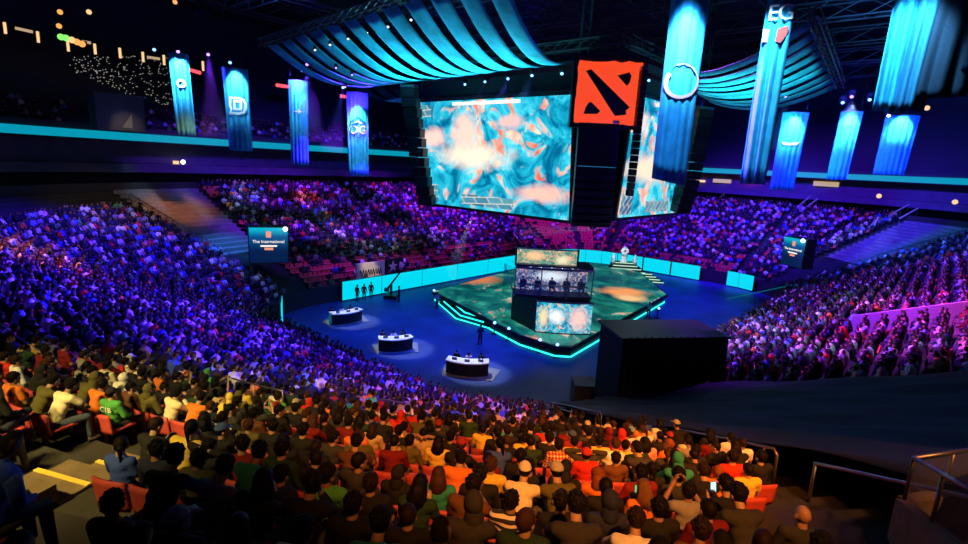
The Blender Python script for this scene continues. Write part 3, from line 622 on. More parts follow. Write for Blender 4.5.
hx = [(1.05*math.cos(math.radians(90+60*i)), 1.25*math.sin(math.radians(90+60*i))) for i in range(7)]; emblem_strip(B, .42, 0, .05, hx, [(x*.92, y*.92) for x, y in hx], 'emblem_navy', 'hexagon')
emblem_strip(B, .42, 0, .62, [(-.55, -.1), (0, .28), (.55, -.1)], [(-.3, -.1), (0, .1), (.3, -.1)], 'emblem_white', 'chevron')
# great centre banner
B = banner(at_r(694, -30, 36), at_r(668, 182, 36), 2.15, 'great blue banner with pink ring swirl hanging before the right screen', 5, .045, .6, hem=.03)
emblem_strip(B, .515, .05, 0, *ring_poly(1.0, .72, 130, -215, 40, 1.), 'emblem_pink', 'swirl_emblem')
B = banner(at_r(788, -40, 40), at_r(752, 184, 40), 1.6, 'tall folded blue banner with red and white letters at top, right of centre', 3, .16, .2)
emblem_text(B, 'E', 1.3, .235, -.34, .1, 'emblem_white', 'lettering'); emblem_text(B, 'G', 1.3, .235, .38, .1, 'emblem_white', 'lettering')
emblem_strip(B, .32, .3, 0, [(-.3, -.4), (-.25, .3), (.3, .5)], [(0, -.5), (.2, -.2), (.35, .2)], 'emblem_red', 'red_mark'); emblem_strip(B, .32, -.55, 0, [(-.2, -.4), (-.2, .4)], [(.12, -.4), (.15, .3)], 'emblem_pink', 'pink_mark')
B = banner(at_r(796, 113, 75), at_r(781, 190, 75), 2.7, 'lit blue banner with small pink wing emblem, right of the canopy', 5)
emblem_strip(B, .4, 0, 0, [(-1, .3), (0, .1), (1, .3)], [(-.7, -.1), (0, -.2), (.7, -.1)], 'emblem_pink', 'emblem')
banner(at_r(852, 112, 75), at_r(836, 180, 75), 2.1, 'narrow lit banner with white blaze, between two right hand banners', 4)
banner(at_r(903, 116, 75), at_r(888, 175, 75), 3.0, 'blue banner below the dark swagged drapes, farthest right', 6, .12)
# dark swagged drapes at the far right
for (a, b, w, lab, m, cl) in (((916, -25), (886, 112), 1.15, 'bright cyan drape on the left of the far right cluster', 'banner_cloth', .3), ((941, -25), (906, 113), 1.2, 'mid blue drape twisted in the middle of the far right cluster', 'drape_mid', .8), ((968, -25), (932, 100), 2.2, 'dark folded drape on the right of the far right cluster', 'drape_dark', .5), ((1005, -25), (962, 72), 1.9, 'dark drape cut by the right edge of the photo', 'drape_dark', .4)):
    if m not in M: mat('drape_dark', (.006, .025, .06), .8); mat('drape_mid', (.02, .2, .4), .8)
    banner(at_r(*a, 30), at_r(*b, 30), w, lab, 3, .16, cl, m=m, hem=rnd.uniform(-.08, .08))
# lamps ------------------------------------------------------------------------
LH = {}
def lamp_parts():
    mb = MB(); mb.box((0, 0, .42), (.3, .3, .16)); mb.box((-.2, 0, .22), (.05, .1, .4)); mb.box((.2, 0, .22), (.05, .1, .4)); LH['yoke'] = mb.mesh('yoke', 'black_metal')
    mb = MB(); mb.tube([(0, 0, .2), (0, 0, .1), (0, 0, -.15), (0, 0, -.22)], [.1, .15, .16, .18], 12); LH['housing'] = mb.mesh('housing', 'black_metal', True)
    for k in ('lens_blue', 'lens_purple', 'lens_white'): mb = MB(); mb.ball((0, 0, -.22), (.11, .11, .07), 10, 6); LH[k] = mb.mesh('lens', k, True)
lamp_parts()
def lamp(p, lens, label, group, sc=1., tilt=(0, 0, 0)):
    root = empty('stage_lamp', p, 0, label=label, cat='lamp', group=group); root.rotation_euler = tilt; root.scale = (sc, sc, sc)
    link(LH['yoke'], 'yoke', root); link(LH['housing'], 'housing', root); link(LH[lens], 'lens', root); return root
def spot(name, p, target, power, col, deg, blend=.5, rad=.3):
    l = bpy.data.lights.new(name, 'SPOT'); l.energy = power; l.color = col; l.spot_size = math.radians(deg); l.spot_blend = blend; l.shadow_soft_size = rad
    o = bpy.data.objects.new(name, l); COL.objects.link(o); o.location = p; o.rotation_euler = (Vector(target)-Vector(p)).to_track_quat('-Z', 'Y').to_euler(); return o
def facing(p): d = Vector(p)-CAM; return (-.9, 0, math.atan2(d.x, d.y)*-1)
ring_l = [(154, 48, 'lens_blue', 'left of the first banner'), (178, 50, 'lens_purple', 'above the first banner on the left'), (208, 53, 'lens_purple', 'between the first and second banners'), (230, 61, 'lens_blue', 'above the D emblem banner'), (302, 69, 'lens_blue', 'above the third banner'), (307, 63, 'lens_purple', 'right of the third banner'), (343, 86, 'lens_blue', 'left of the OG banner')]
ring_r = [(786, 96, 'lens_purple', 'under the right canopy'), (852, 95, 'lens_purple', 'above the narrow right hand banner'), (843, 101, 'lens_blue', 'left of the narrow right hand banner'), (870, 98, 'lens_blue', 'between the two far right banners'), (889, 96, 'lens_purple', 'above the farthest right banner'), (889, 114, 'lens_white', 'at the hem of the far right drapes')]
for L, R_ in ((ring_l, 61), (ring_r, 73)):
    for px, py, ln, w in L: p = at_r(px, py, R_); lamp(p, ln, '%s glowing stage lamp %s' % (ln[5:], w), None, 1.3*R_/61, facing(p))
for i, px in enumerate((425, 445, 465, 485, 508, 532, 562)):
    py = 88.5-(px-425)*.135+(2 if px > 550 else 0); p = at_y(px, py, 62-(px-425)*.12); lamp(p, 'lens_blue', 'blue lamp on the header above the left screen, %s from the left' % ordw(i+1), 'lamps above the left screen', 1.15, facing(p))
p = at_y(649, 79, 46); lamp(p, 'lens_blue', 'blue lamp on the header right of the red lantern', None, 1., facing(p))
for i, (px, py) in enumerate(((315, 49), (330, 44), (348, 38), (367, 32), (388, 26), (411, 19), (440, 11), (470, 2))):
    p = at_r(px, py, 52-i*1.2); lamp(p, 'lens_white', 'lamp along the top edge of the left canopy, %s from the left' % ordw(i+1), 'lamps along the left canopy', .75, facing(p))
for i, (px, py) in enumerate(((336, 67), (352, 74), (345, 86))):
    p = at_r(px, py, 50); lamp(p, 'lens_purple', 'violet lamp under the left end of the left canopy, %s from the top' % ordw(i+1), 'lamps under the left canopy', .75, facing(p))
for i, (px, py) in enumerate(((808, 23), (812, 34), (817, 44), (820, 53), (823, 60), (826, 67), (829, 74), (832, 80))):
    p = at_r(px, py, 52+i*1.5); lamp(p, 'lens_purple', 'lamp along the outer edge of the right canopy, %s from the top' % ordw(i+1), 'lamps along the right canopy', .7, facing(p))
# upper deck lamps on the left, coloured signal lamps, red text displays
WL = MB(); WL.box((0, 0, 0), (.28, .25, 1.2)); WLm = WL.mesh('shade', 'warm_lamp'); WB = MB(); WB.box((0, .2, .2), (.6, .2, .5)); WBm = WB.mesh('bracket', 'dark_paint')
for i, (px, py) in enumerate(((5, 28), (38, 37), (68, 46), (95, 49), (120, 53), (143, 57), (164, 60), (203, 66))):
    p = at_r(px, py, 84); q = facing(p)[2]; rt = empty('wall_lamp', p, q, label='warm wall lamp high in the dark upper left stand, %s from the left' % ordw(i+1), cat='lamp', group='warm lamps along the upper stand'); link(WLm, 'shade', rt); link(WBm, 'bracket', rt)
for i, (a, b) in enumerate((((15, 28), (33, 32)), ((80, 41), (91, 43)), ((147, 57), (160, 59)))):
    p, q = at_r(*a, 84), at_r(*b, 84); tag(MB().tube([p, q], .16, 6).obj('tube_lamp', 'window_glow'), 'short glowing tube lamp in the upper left stand, %s from the left' % ordw(i+1), 'lamp', 'tube lamps in the upper left stand')
for i, (px, py, m) in enumerate(((61, 37, 'green_lamp'), (66, 38, 'green_lamp'), (72, 40, 'warm_lamp'), (77, 42, 'amber_lamp'), (82, 44, 'amber_lamp'))):
    p = at_r(px, py, 82); rt = empty('signal_lamp', p, 0, label='%s signal lamp in the upper left row, %s from the left' % (['green', 'pale green', 'yellow', 'amber', 'orange'][i], ordw(i+1)), cat='lamp'); MB().ball((0, 0, 0), .36, 10, 7).obj('bulb', m, rt, True); MB().box((0, .35, .1), (.5, .3, .6)).obj('socket', 'dark_paint', rt)
for i, (a, b) in enumerate((((183, 68), (201, 73)), ((276, 85), (290, 87)), ((340, 96), (348, 97)))):
    p, q = at_r(*a, 78), at_r(*b, 78); rt = empty('text_display', p, 0, label='small red dotted text display in the dark upper stand, %s from the left' % ordw(i+1), cat='display'); e = q-p; n = 6 if i < 2 else 3
    ex = e.copy(); ex.z = 0; ex.normalize(); MB().tube([Vector((0, 0, 0))+ex*.0+Vector((-ex.y, ex.x, 0))*.3, e+Vector((-ex.y, ex.x, 0))*.3], .35, 6).obj('backing', 'dark_paint', rt)
    for k in range(n): MB().ball(e*((k+.5)/n), (.2, .2, .22), 8, 5).obj('segment', 'red_dots', rt)
for i, (px, py, m) in enumerate(((175, 2, 'amber_lamp'), (60, 12, 'amber_lamp'), (89, 12, 'warm_lamp'), (59, 26, 'amber_lamp'), (183, 162, 'lens_white'), (927, 108, 'warm_lamp'), (902, 155, 'lens_white'), (879, 196, 'warm_lamp'), (955, 202, 'warm_lamp'))):
    if m in ('lens_white',): r_ = 60
    p = at_r(px, py, 80); tag(MB().ball((0, 0, 0), .28, 8, 6).obj('house_lamp', m, None, True, None), 'tiny lamp glowing in the dark stand ' + ['high left under the roof', 'upper left, first above the warm row', 'upper left, second above the warm row', 'upper left above the green lamps', 'under the ribbon left of the D emblem banner', 'beside the far right drapes', 'beside the farthest right banner', 'above the right hand walkway', 'at the right edge above the walkway'][i], 'lamp').location = p
# slanted beige rails on stairs of the right stand, no lamps in them
for i, (a, b, m) in enumerate((((797, 210), (809, 200), 'amber_lamp'), ((805, 211), (817, 202), 'amber_lamp'), ((892, 217), (908, 208), 'window_glow'), ((899, 222), (917, 212), 'window_glow'))):
    p, q = hit(*a)+Z*.5, hit(*b)+Z*.5; rt = empty('slanted_rail', p, 0, label='lit %s stair rail in the far right stand, %s' % ('orange' if i < 2 else 'cream', ['left of a pair', 'right of a pair', 'upper of a pair', 'lower of a pair'][i]), cat='railing')
    MB().tube([Vector((0, 0, 0)), q-p], .12, 6).obj('rail', 'beige_paint', rt); MB().cyl((0, 0, 0), (0, 0, -.9), .06, 6).obj('post', 'steel', rt); MB().cyl(q-p, q-p-Z*.9, .06, 6).obj('post', 'steel', rt)
# star cloth: countless pinpricks of light in the upper left stand
mb = MB()
for i in range(420):
    px, py = rnd.uniform(70, 178), rnd.uniform(56, 116)
    if py > 70+(px-70)*.42: continue
    p = plan_hit(px, py, 36) 
    if p: mb.box(p-ray(px, py).normalized()*.4, (.07, .07, .07))
tag(mb.obj('pinprick_lights', 'star'), 'scattered pinprick lights across the dark upper left stand', 'lights', kind='stuff')
# trusses of the roof and rig --------------------------------------------------
def truss(a, b, wd, label, seg=2.2, m='grey_metal', r=.07):
    a, b = Vector(a), Vector(b); e = (b-a); L = e.length; e.normalize(); s = e.cross(Z); s = s.normalized() if s.length > .1 else Vector((1, 0, 0)); t = s.cross(e)
    root = empty('roof_truss', a, 0, label=label, cat='truss', group='roof trusses'); ch = MB(); di = MB(); cs = [s*wd/2+t*wd/2, -s*wd/2+t*wd/2, -s*wd/2-t*wd/2, s*wd/2-t*wd/2]
    n = max(2, int(L/seg))
    for c in cs: ch.tube([c, c+e*L], r, 6)
    for i in range(n):
        for k in range(4): di.tube([cs[k]+e*(L*i/n), cs[(k+1) % 4]+e*(L*(i+1)/n)], r*.6, 4)
    ch.obj('chords', m, root); di.obj('bracing', m, root); return root
k = 0
for v in np.arange(-78, 24, 12.): k += 1; truss(W(-5, v, 35), W(112, v, 35), 2.2, 'long dark roof truss running away from the camera, %s from the left' % ordw(k), 4., r=.13)
k = 0
for u in np.arange(20, 112, 13.): k += 1; truss(W(u, -84, 33.4), W(u, 22, 33.4), 1.8, 'dark cross truss under the roof, %s from the front' % ordw(k), 3.5, r=.11)
truss(W(27.3, -54, 25.6), W(27.3, -22.5, 27.2), .6, 'lighting truss along the top of the left canopy', 1.2)
truss(W(39.2, -8.2, 25.2), W(59.3, -9.2, 23.7), .6, 'lighting truss along the outer edge of the right canopy', 1.2)
for u, v in ((42, -46), (42, -26), (60, -22), (60, -46)): truss(W(u, v, 22.5), W(u+.5, v, 34), .7, 'upright truss holding the screen cluster, %s corner' % {(42, -46): 'left', (42, -26): 'front', (60, -22): 'right', (60, -46): 'back'}[(u, v)], 1.2)
truss(W(42, -45, 25.5), W(42, -23, 25.5), .8, 'bluish truss between canopy and red lantern', 1.2); truss(W(42, -22, 25.5), W(60, -22, 25.5), .8, 'bluish truss above the right screen', 1.2)
mb = MB(); mb.prism([tuple(W(u, v)[:2]) for u, v in ((41.5, -47), (60.5, -47), (60.5, -21.5), (41.5, -21.5))], 24, 24.2); tag(mb.obj('rig_deck', 'black_cloth'), 'black deck closing the top of the hanging screen cluster', 'rig')
# beams in haze: see lights
beam(at_r(208, 55, 60.7), at_r(215, 135, 62), 1.5, 9000, (.25, .05, 1), 'violet haze beam falling between the first two banners on the left')
beam(at_r(307, 65, 60.7), at_r(313, 140, 62), 1.8, 9000, (.1, .05, 1), 'deep blue haze beam falling right of the third banner')
beam(at_r(343, 88, 60.7), at_r(331, 150, 62), 1.4, 3500, (.06, .06, 1), 'deep blue haze beam left of the OG banner')
beam(at_r(786, 98, 72.7), at_r(778, 150, 73), 1.6, 9000, (.45, .05, 1), 'magenta haze beam left of the wing emblem banner')
beam(at_r(852, 97, 72.7), at_r(848, 125, 73), 1.2, 6000, (.45, .05, 1), 'magenta haze beam above the narrow right hand banner')
for i, px in enumerate((485, 508, 532)):
    py = 90.5-(px-425)*.135; p = at_y(px, py, 61.5-(px-425)*.12); beam(p, p+Vector((-1.2, -.8, -3.2)), .8, 1500, (.05, .05, 1), 'short blue haze beam under the left screen header, %s from the left' % ordw(i+1))
beam(W(43, -38.8, 9.6), W(47, -45, 3.0), .9, 8000, (.7, .75, 1), 'pale haze beam falling from beneath the left screen')
beam(W(45, -22.5, 10), W(48, -36, 7.6), .9, 7000, (.7, .75, 1), 'pale haze beam slanting beneath the black speaker column')
# ================================================================== STAGE AND FLOOR
ST = 1.1
def stage():
    g = lambda px, py, z=ST: at_z(px, py, z)
    poly = [g(432, 291), g(470, 281), g(512, 270), g(560, 262), g(602, 263), g(640, 272), g(668, 294), g(628, 316), g(572, 347), g(556, 346), g(520, 335), g(494, 322), g(455, 302)]
    poly = [(p.x, p.y) for p in poly]; cx = sum(p[0] for p in poly)/len(poly); cy = sum(p[1] for p in poly)/len(poly)
    root = empty('stage', (cx, cy, 0), 0, label='angular main stage with green and orange LED floor and cyan lit edge', cat='stage'); loc = [(p[0]-cx, p[1]-cy) for p in poly]
    # orientation of the outline: make it counterclockwise
    ar = sum(loc[i][0]*loc[(i+1) % len(loc)][1]-loc[(i+1) % len(loc)][0]*loc[i][1] for i in range(len(loc)))
    if ar < 0: loc.reverse()
    MB().prism([(x*.97, y*.97) for x, y in loc], 0, ST-.35).obj('base', 'black_metal', root); MB().prism(loc, ST-.35, ST-.04).obj('platform', 'dark_paint', root)
    me = bpy.data.meshes.new('led_floor'); n = len(loc); q = [(x*.985, y*.985, ST) for x, y in loc]; q += [(x, y, ST-.04) for x, y, z in q]; me.from_pydata(q, [], [tuple(range(n))]+[((i+1) % n, i, n+i, n+(i+1) % n) for i in range(n)])
    xs = [p[0] for p in loc]; ys = [p[1] for p in loc]; uvl = me.uv_layers.new(name='UVMap')
    for li, lp in enumerate(me.loops): x, y, z = me.vertices[lp.vertex_index].co; uvl.data[li].uv = ((x-min(xs))/(max(xs)-min(xs)), (y-min(ys))/(max(ys)-min(ys)))
    me.materials.append(M['floor_screen']); link(me, 'led_floor', root)
    # cyan light strip along the foot of the stage, front and right side
    for i in range(n):
        a, b = Vector((*loc[i], 0)), Vector((*loc[(i+1) % n], 0)); mid = (a+b)/2; wy = mid.y+cy
        if wy > 62 and mid.x+cx < 20: continue
        e = (b-a).normalized(); out = Vector((e.y, -e.x, 0)); L = (b-a).length
        R3 = Matrix((e, -out, Z)).transposed(); MB().box(mid*.975+Vector((0, 0, .12))+out*.05, (L*.97, .06, .14), R3).obj('edge_light', 'edge_cyan', root)
    return cx, cy
scx, scy = stage()
# steps on the left side with cyan edges
def stage_steps():
    a, b, c = at_z(438, 304, .0), at_z(456, 320, 0), at_z(490, 330, 0)
    root = empty('stage_steps', (b.x, b.y, 0), 0, label='wide angled stage steps with cyan glowing edges on the stage\'s left side', cat='steps'); o0 = root.location.copy()
    inw = (Vector((scx, scy, 0))-b); inw.z = 0; inw.normalize()
    for k in range(4):
        z0, z1 = 0, ST*(k+1)/5; off = inw*(.55*k); q = [p-o0+off for p in (a, b, c)]; q2 = [p+inw*.55 for p in q]
        for s in (0, 1):
            lo = [q[s], q[s+1], q2[s+1], q2[s]]; MB().hexa([p+Z*.0 for p in lo]+[p+Z*z1 for p in lo]).obj('step', 'dark_paint', root)
            e = (q[s+1]-q[s]); L = e.length; e.normalize(); out = Vector((e.y, -e.x, 0)); out = out if out.dot(inw) < 0 else -out
            MB().box((q[s]+q[s+1])/2+out*.03+Z*(z1-.06), (L, .06, .13), Matrix((e, out, Z)).transposed()).obj('edge_light', 'edge_cyan', root)
stage_steps()
def gold_frame(): pass
# player booth tower ---------------------------------------------------------------
def curved_panel(x0, x1, z0, z1, y, bow, m, name, root, uv=True, th=.15, n=10):
    """panel between x0 and x1 bowed towards the camera by bow"""
    me = bpy.data.meshes.new(name); vs = []; fs = []; uvs = []
    for i in range(n+1):
        f = i/n; x = x0+(x1-x0)*f; yy = y-bow*(1-(2*f-1)**2)
        vs += [(x, yy, z0), (x, yy, z1), (x, yy+th, z0), (x, yy+th, z1)]
    for i in range(n): a = 4*i; b = a+4; fs += [(a, b, b+1, a+1), (b+2, a+2, a+3, b+3), (a+1, b+1, b+3, a+3), (b, a, a+2, b+2)]
    fs += [(0, 1, 3, 2), (4*n+1, 4*n, 4*n+2, 4*n+3)]
    me.from_pydata(vs, [], fs); uvl = me.uv_layers.new(name='UVMap')
    for li, lp in enumerate(me.loops): v = me.vertices[lp.vertex_index].co; uvl.data[li].uv = ((v.x-x0)/(x1-x0), (v.z-z0)/(z1-z0))
    me.materials.append(M[m]); return link(me, name, root)
def tower():
    def X(px, py, Y): p = at_y(px, py, Y); return p.x, p.z
    Y0 = 43.6; o = Vector((6.5, Y0, ST)); root = empty('player_booth_tower', o, 0, label='three tiered glowing player booth tower in the middle of the stage', cat='booth')
    L = lambda px, py, Y: (X(px, py, Y)[0]-o.x, X(px, py, Y)[1]-o.z)
    xa, _ = L(535, 335, Y0); xb, _ = L(590, 335, Y0); _, zt = L(562, 303, Y0)
    curved_panel(xa, xb, .1, zt, 0, .25, 'screen_booth', 'lower_screen', root)
    curved_panel(xa-.1, xb+.1, 0, .1, 0, .27, 'black_metal', 'plinth', root); curved_panel(xa-.1, xb+.1, zt, zt+.15, 0, .27, 'steel', 'screen_cap', root)
    xl, _ = L(512, 300, 46); xr, _ = L(592, 300, Y0)
    # black body
    mb = MB(); mb.hexa([(xa, .2, 0), (xb, .2, 0), (xr, 3.6, 0), (xl+.3, 3.6, 0), (xa, .2, zt), (xb, .2, zt), (xr, 3.6, zt+.1), (xl+.3, 3.6, zt+.1)]); mb.obj('body', 'dark_paint', root)
    mb = MB(); mb.hexa([(xa-.05, .1, 0), (xa, .15, 0), (xl+.15, 3.6, 0), (xl+.05, 3.6, 0), (xa-.05, .1, zt+.2), (xa, .15, zt+.2), (xl+.15, 3.6, zt+.2), (xl+.05, 3.6, zt+.2)]); mb.obj('side_panel', 'black_metal', root)
    # booth level
    z1 = zt+.25; _, z2 = L(560, 268, Y0+.6)
    xL, _ = L(515, 280, Y0+.8); xR, _ = L(592, 280, Y0+.8)
    curved_panel(xL, xR, z1, z1+.25, .5, .3, 'black_metal', 'booth_sill', root); curved_panel(xL, xR, z2-.2, z2, .5, .35, 'steel', 'booth_lintel', root)
    curved_panel(xL+.1, xR-.1, z1+.25, z2-.2, 2.4, .2, 'booth_inside', 'back_display', root)
    MB().box(((xL+xR)/2, 1.7, z1+.1), (xR-xL, 2.2, .2)).obj('booth_floor', 'dark_paint', root); MB().box(((xL+xR)/2, 1.6, z2+.1), (xR-xL, 2.4, .16)).obj('booth_roof', 'black_metal', root)
    for f in np.linspace(0, 1, 4): x = xL+(xR-xL)*f; MB().box((x, .5-.33*(1-(2*f-1)**2), (z1+z2)/2), (.09, .12, z2-z1)).obj('mullion', 'steel', root)
    curved_panel(xL+.05, xR-.05, z1+.25, z2-.2, .48, .3, 'clear_panel', 'booth_glass', root, th=.03)
    # left slanting glass wing
    MB().hexa([(xL-.05, .5, z1), (xL, .45, z1), (xL-.9, 2.6, z1), (xL-.95, 2.6, z1), (xL-.05, .5, z2-.2), (xL, .45, z2-.2), (xL-.9, 2.6, z2-.2), (xL-.95, 2.6, z2-.2)]).obj('side_glass', 'clear_panel', root)
    MB().tube([(xL, .45, z1+.1), (xL-.9, 2.6, z2-.3)], .05, 6).obj('side_brace', 'steel', root)
    # five desks' worth of monitors as one long counter with separate screens
    MB().box(((xL+xR)/2, 1.15, z1+.95), (xR-xL-.5, .55, .06)).obj('counter', 'black_metal', root)
    for i in range(5): x = xL+.75+(xR-xL-1.5)*i/4; o_ = MB().box((x, 1.0, z1+1.2), (.55, .05, .34)).obj('monitor', 'black_metal', root); MB().box((x, 1.035, z1+1.2), (.5, .02, .3)).obj('monitor_picture', 'phone_glow', o_)
    # upper display
    Y2 = Y0+1.2; xu, _ = L(516, 258, Y2); xv, _ = L(578, 258, Y2); _, za = L(545, 265, Y2); _, zb = L(545, 250, Y2)
    curved_panel(xu, xv, za, zb, 1.2, .15, 'screen_upper', 'upper_screen', root); curved_panel(xu-.1, xv+.1, zb, zb+.1, 1.2, .17, 'steel', 'upper_cap', root)
    for x in (xu, xv): MB().box((x, 1.3, (za+zb)/2), (.15, .3, zb-za+.3)).obj('upper_post', 'black_metal', root)
    for x in (xu+.4, xv-.4): MB().box((x, 1.4, (z2+za)/2), (.15, .15, za-z2+.2)).obj('upper_leg', 'black_metal', root)
    for i in range(6): x = xu+.4+(xv-xu-.8)*i/5; MB().ball((x, .95, za-.12), .07, 6, 4).obj('footlight', 'lens_white', root)
    return o, xL, xR, z1
two, txL, txR, tz1 = tower()
# small signal posts round the stage with blue lamps
for i, (px, py) in enumerate(((494, 334), (508, 340), (539, 352), (556, 357), (434, 300), (640, 332), (657, 318))):
    p = at_z(px, py, 0); rt = empty('floor_spotlight', p, 0, label='slim floor spotlight at the foot of the stage, %s' % ['first right of the cyan steps', 'second right of the cyan steps', 'left of the front corner', 'right of the front corner', 'at the left tip of the stage', 'first on the right side', 'second on the right side'][i], cat='lamp')
    MB().cyl((0, 0, 0), (0, 0, .9), .05, 6).obj('pole', 'black_metal', rt); MB().box((0, 0, .03), (.5, .5, .06)).obj('base', 'black_metal', rt); MB().tube([(0, 0, .85), (0, -.2, 1.1)], [.16, .2], 8).obj('housing', 'black_metal', rt); MB().ball((0, -.21, 1.12), .14, 8, 5).obj('lens', 'lens_blue', rt)
# trophy steps behind, right
def trophy_steps():
    c = at_z(631, 280, .3); c2 = Vector((c.x, c.y, 0)); ax = (at_z(662, 280, .3)-at_z(598, 276, .3)); ax.z = 0; hw = ax.length/2; ax.normalize(); nb = Vector((-ax.y, ax.x, 0))
    root = empty('trophy_steps', c2, 0, label='tiered steps with pale green lit edges behind the stage, right', cat='steps'); R3 = Matrix((ax, nb, Z)).transposed()
    for k in range(4):
        for sg in (-1, 1):
            w = hw*(1-.07*k)-.35; cc = ax*sg*(w/2+.35)+nb*(k*.75+1.2)+Z*(.16*(k+1)); MB().box(cc-Z*.08*(k+1)+Z*0, (w, 2.4-.3*k, .16*(k+1)+.16), R3).obj('step', 'dark_paint', root)
            MB().box(cc-nb*(1.2-.15*k+.03)+Z*.03*(k+1), (w, .06, .13), R3).obj('edge_light', 'pale_strip', root)
    for k in range(4):
        w = hw*(.62-.1*k); cc = nb*(4.6+.5*k)+Z*(.7+.3*k); MB().box(cc-Z*.5, (w*2, 3-.6*k, 1.4), R3).obj('plinth', 'dark_paint', root)
        MB().box(cc-nb*(1.53-.3*k)+Z*.1, (w*1.9, .06, .13), R3).obj('edge_light', 'pale_strip', root)
    top = c2+nb*6.1+Z*(.7+.3*3+.2)
    return top, ax, nb
ttop, tax, tnb = trophy_steps()
rt = empty('trophy', ttop, 0, label='white trophy on a tall pedestal crowning the lit steps', cat='trophy'); rt.scale = (.85, .85, .85)
MB().tube([(0, 0, 0), (0, 0, .3), (0, 0, 1.1), (0, 0, 1.2)], [.7, .55, .5, .65], 10).obj('pedestal', 'white_paint', rt)
ds = [(math.cos(math.radians(a))*(.62+.1*(i % 2)), math.sin(math.radians(a))*(.62+.12*(i % 2))) for i, a in enumerate(range(0, 360, 20))]
MB().plate(ds, (0, -.1, 1.95), Vector((1, 0, 0)), Z, .18).obj('shield', 'white_paint', rt); MB().ball((0, -.2, 1.95), (.3, .15, .3), 10, 6).obj('boss', 'steel', rt)
for sx in (-1, 1):
    rt = empty('trophy_figure', ttop+tax*(1.6*sx)-tnb*.3-Z*.3, 0, label='small pale statue %s of the white trophy' % ('left' if sx < 0 else 'right'), cat='statue'); MB().tube([(0, 0, 0), (0, 0, .5), (0, 0, 1.), (0, 0, 1.25)], [.35, .28, .33, .12], 8).obj('body', 'white_paint', rt, True); MB().ball((0, 0, 1.4), .18, 8, 6).obj('head', 'white_paint', rt, True)
# analyst desks -------------------------------------------------------------------
DESKS = []
def desk(px, py, wpx, yaw, label, bow=.5):
    c = at_z(px, py, .85); w = wpx*c.length/530; root = empty('analyst_desk', (c.x, c.y, 0), yaw, label=label, cat='desk'); n = 8; top = []; fr = []
    out = [(-w/2+w*i/n, -.55-bow*(1-(2*i/n-1)**2)) for i in range(n+1)]; inn = [(-w/2+.1+(w-.2)*i/n, .35-bow*.6*(1-(2*i/n-1)**2)) for i in range(n+1)]
    MB().prism(out+inn[::-1], .98, 1.06).obj('desk_top', 'white_paint', root)
    for i in range(n):
        a, b = out[i], out[i+1]; MB().hexa([(a[0]*.97, a[1]+.12, .05), (b[0]*.97, b[1]+.12, .05), (b[0]*.97, b[1]+.18, .05), (a[0]*.97, a[1]+.18, .05), (a[0]*.97, a[1]+.08, .98), (b[0]*.97, b[1]+.08, .98), (b[0]*.97, b[1]+.16, .98), (a[0]*.97, a[1]+.16, .98)]).obj('front_panel', 'black_metal' if i % 2 else 'dark_paint', root)
    for sx in (-1, 1): MB().box((sx*(w/2-.15), 0, .5), (.12, .6, .96)).obj('side_leg', 'white_paint', root)
    DESKS.append((root, w, yaw)); return root
desk(345, 313, 34, .75, 'white topped analyst desk farthest from the foreground, near the left LED board')
desk(395, 339, 36, .35, 'white topped analyst desk between the other two, left of the stage')
desk(468, 362, 46, -.08, 'white topped analyst desk nearest the foreground crowd')
for i, (r_, w, yaw) in enumerate(DESKS):
    nm = ['farthest', 'middle', 'nearest'][i]
    for k in range(3):
        x = -w*.3+w*.3*k; p = r_.matrix_basis @ Vector((x, -.3-.2*(k == 1), 1.06)); rt = empty('laptop', p, yaw, label='open laptop on the %s analyst desk, %s' % (nm, ['left', 'centre', 'right'][k]), cat='laptop')
        MB().box((0, 0, .015), (.36, .25, .03)).obj('keyboard_base', 'steel', rt); MB().box((0, -.14, .13), (.36, .02, .24), Matrix.Rotation(.2, 3, 'X')).obj('lid', 'grey_metal', rt)
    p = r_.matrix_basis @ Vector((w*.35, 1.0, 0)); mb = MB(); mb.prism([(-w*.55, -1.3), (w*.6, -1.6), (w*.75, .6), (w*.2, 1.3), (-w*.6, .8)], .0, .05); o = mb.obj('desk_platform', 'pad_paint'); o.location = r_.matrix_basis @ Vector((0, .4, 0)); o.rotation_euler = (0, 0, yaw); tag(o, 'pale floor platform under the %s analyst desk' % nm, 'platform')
    r_.location.z = .05
# beige lettered counter behind the far LED board
def at_v(px, py, v):
    d = ray(px, py); t = v/(d.x*VV.x+d.y*VV.y); return CAM+d*t
a, b = at_v(356, 281, v0-.55), at_v(384, 276, v0-.55); zb_ = a.z-1.4
rt = empty('lettered_counter', (a.x, a.y, zb_), 0, label='beige panel with dark handwriting standing behind the far LED boards', cat='sign'); e = b-a; e.z = 0; L = e.length; e.normalize(); nb = Vector((-e.y, e.x, 0)); R3 = Matrix((e, nb, Z)).transposed()
MB().box(e*L/2+Z*2.35, (L, .2, 1.9), R3).obj('panel', 'beige_paint', rt); MB().box(e*L/2+nb*.3+Z*.7, (L, .3, 1.4), R3).obj('base', 'black_metal', rt)
sc = MB(); pts = [e*(L*(.12+.76*i/60))-nb*.13+Z*(2.2+.32*math.sin(i*.9)+.12*math.sin(i*2.3)) for i in range(61)]; sc.tube(pts, .045, 5); sc.obj('script', 'black_metal', rt)
p_ = at_v(386, 276, v0-.55); rt2 = empty('sponsor_sign', p_, 0, label='dark panel with pink star mark right of the beige counter', cat='sign'); rt2.location.z = p_.z-1.4
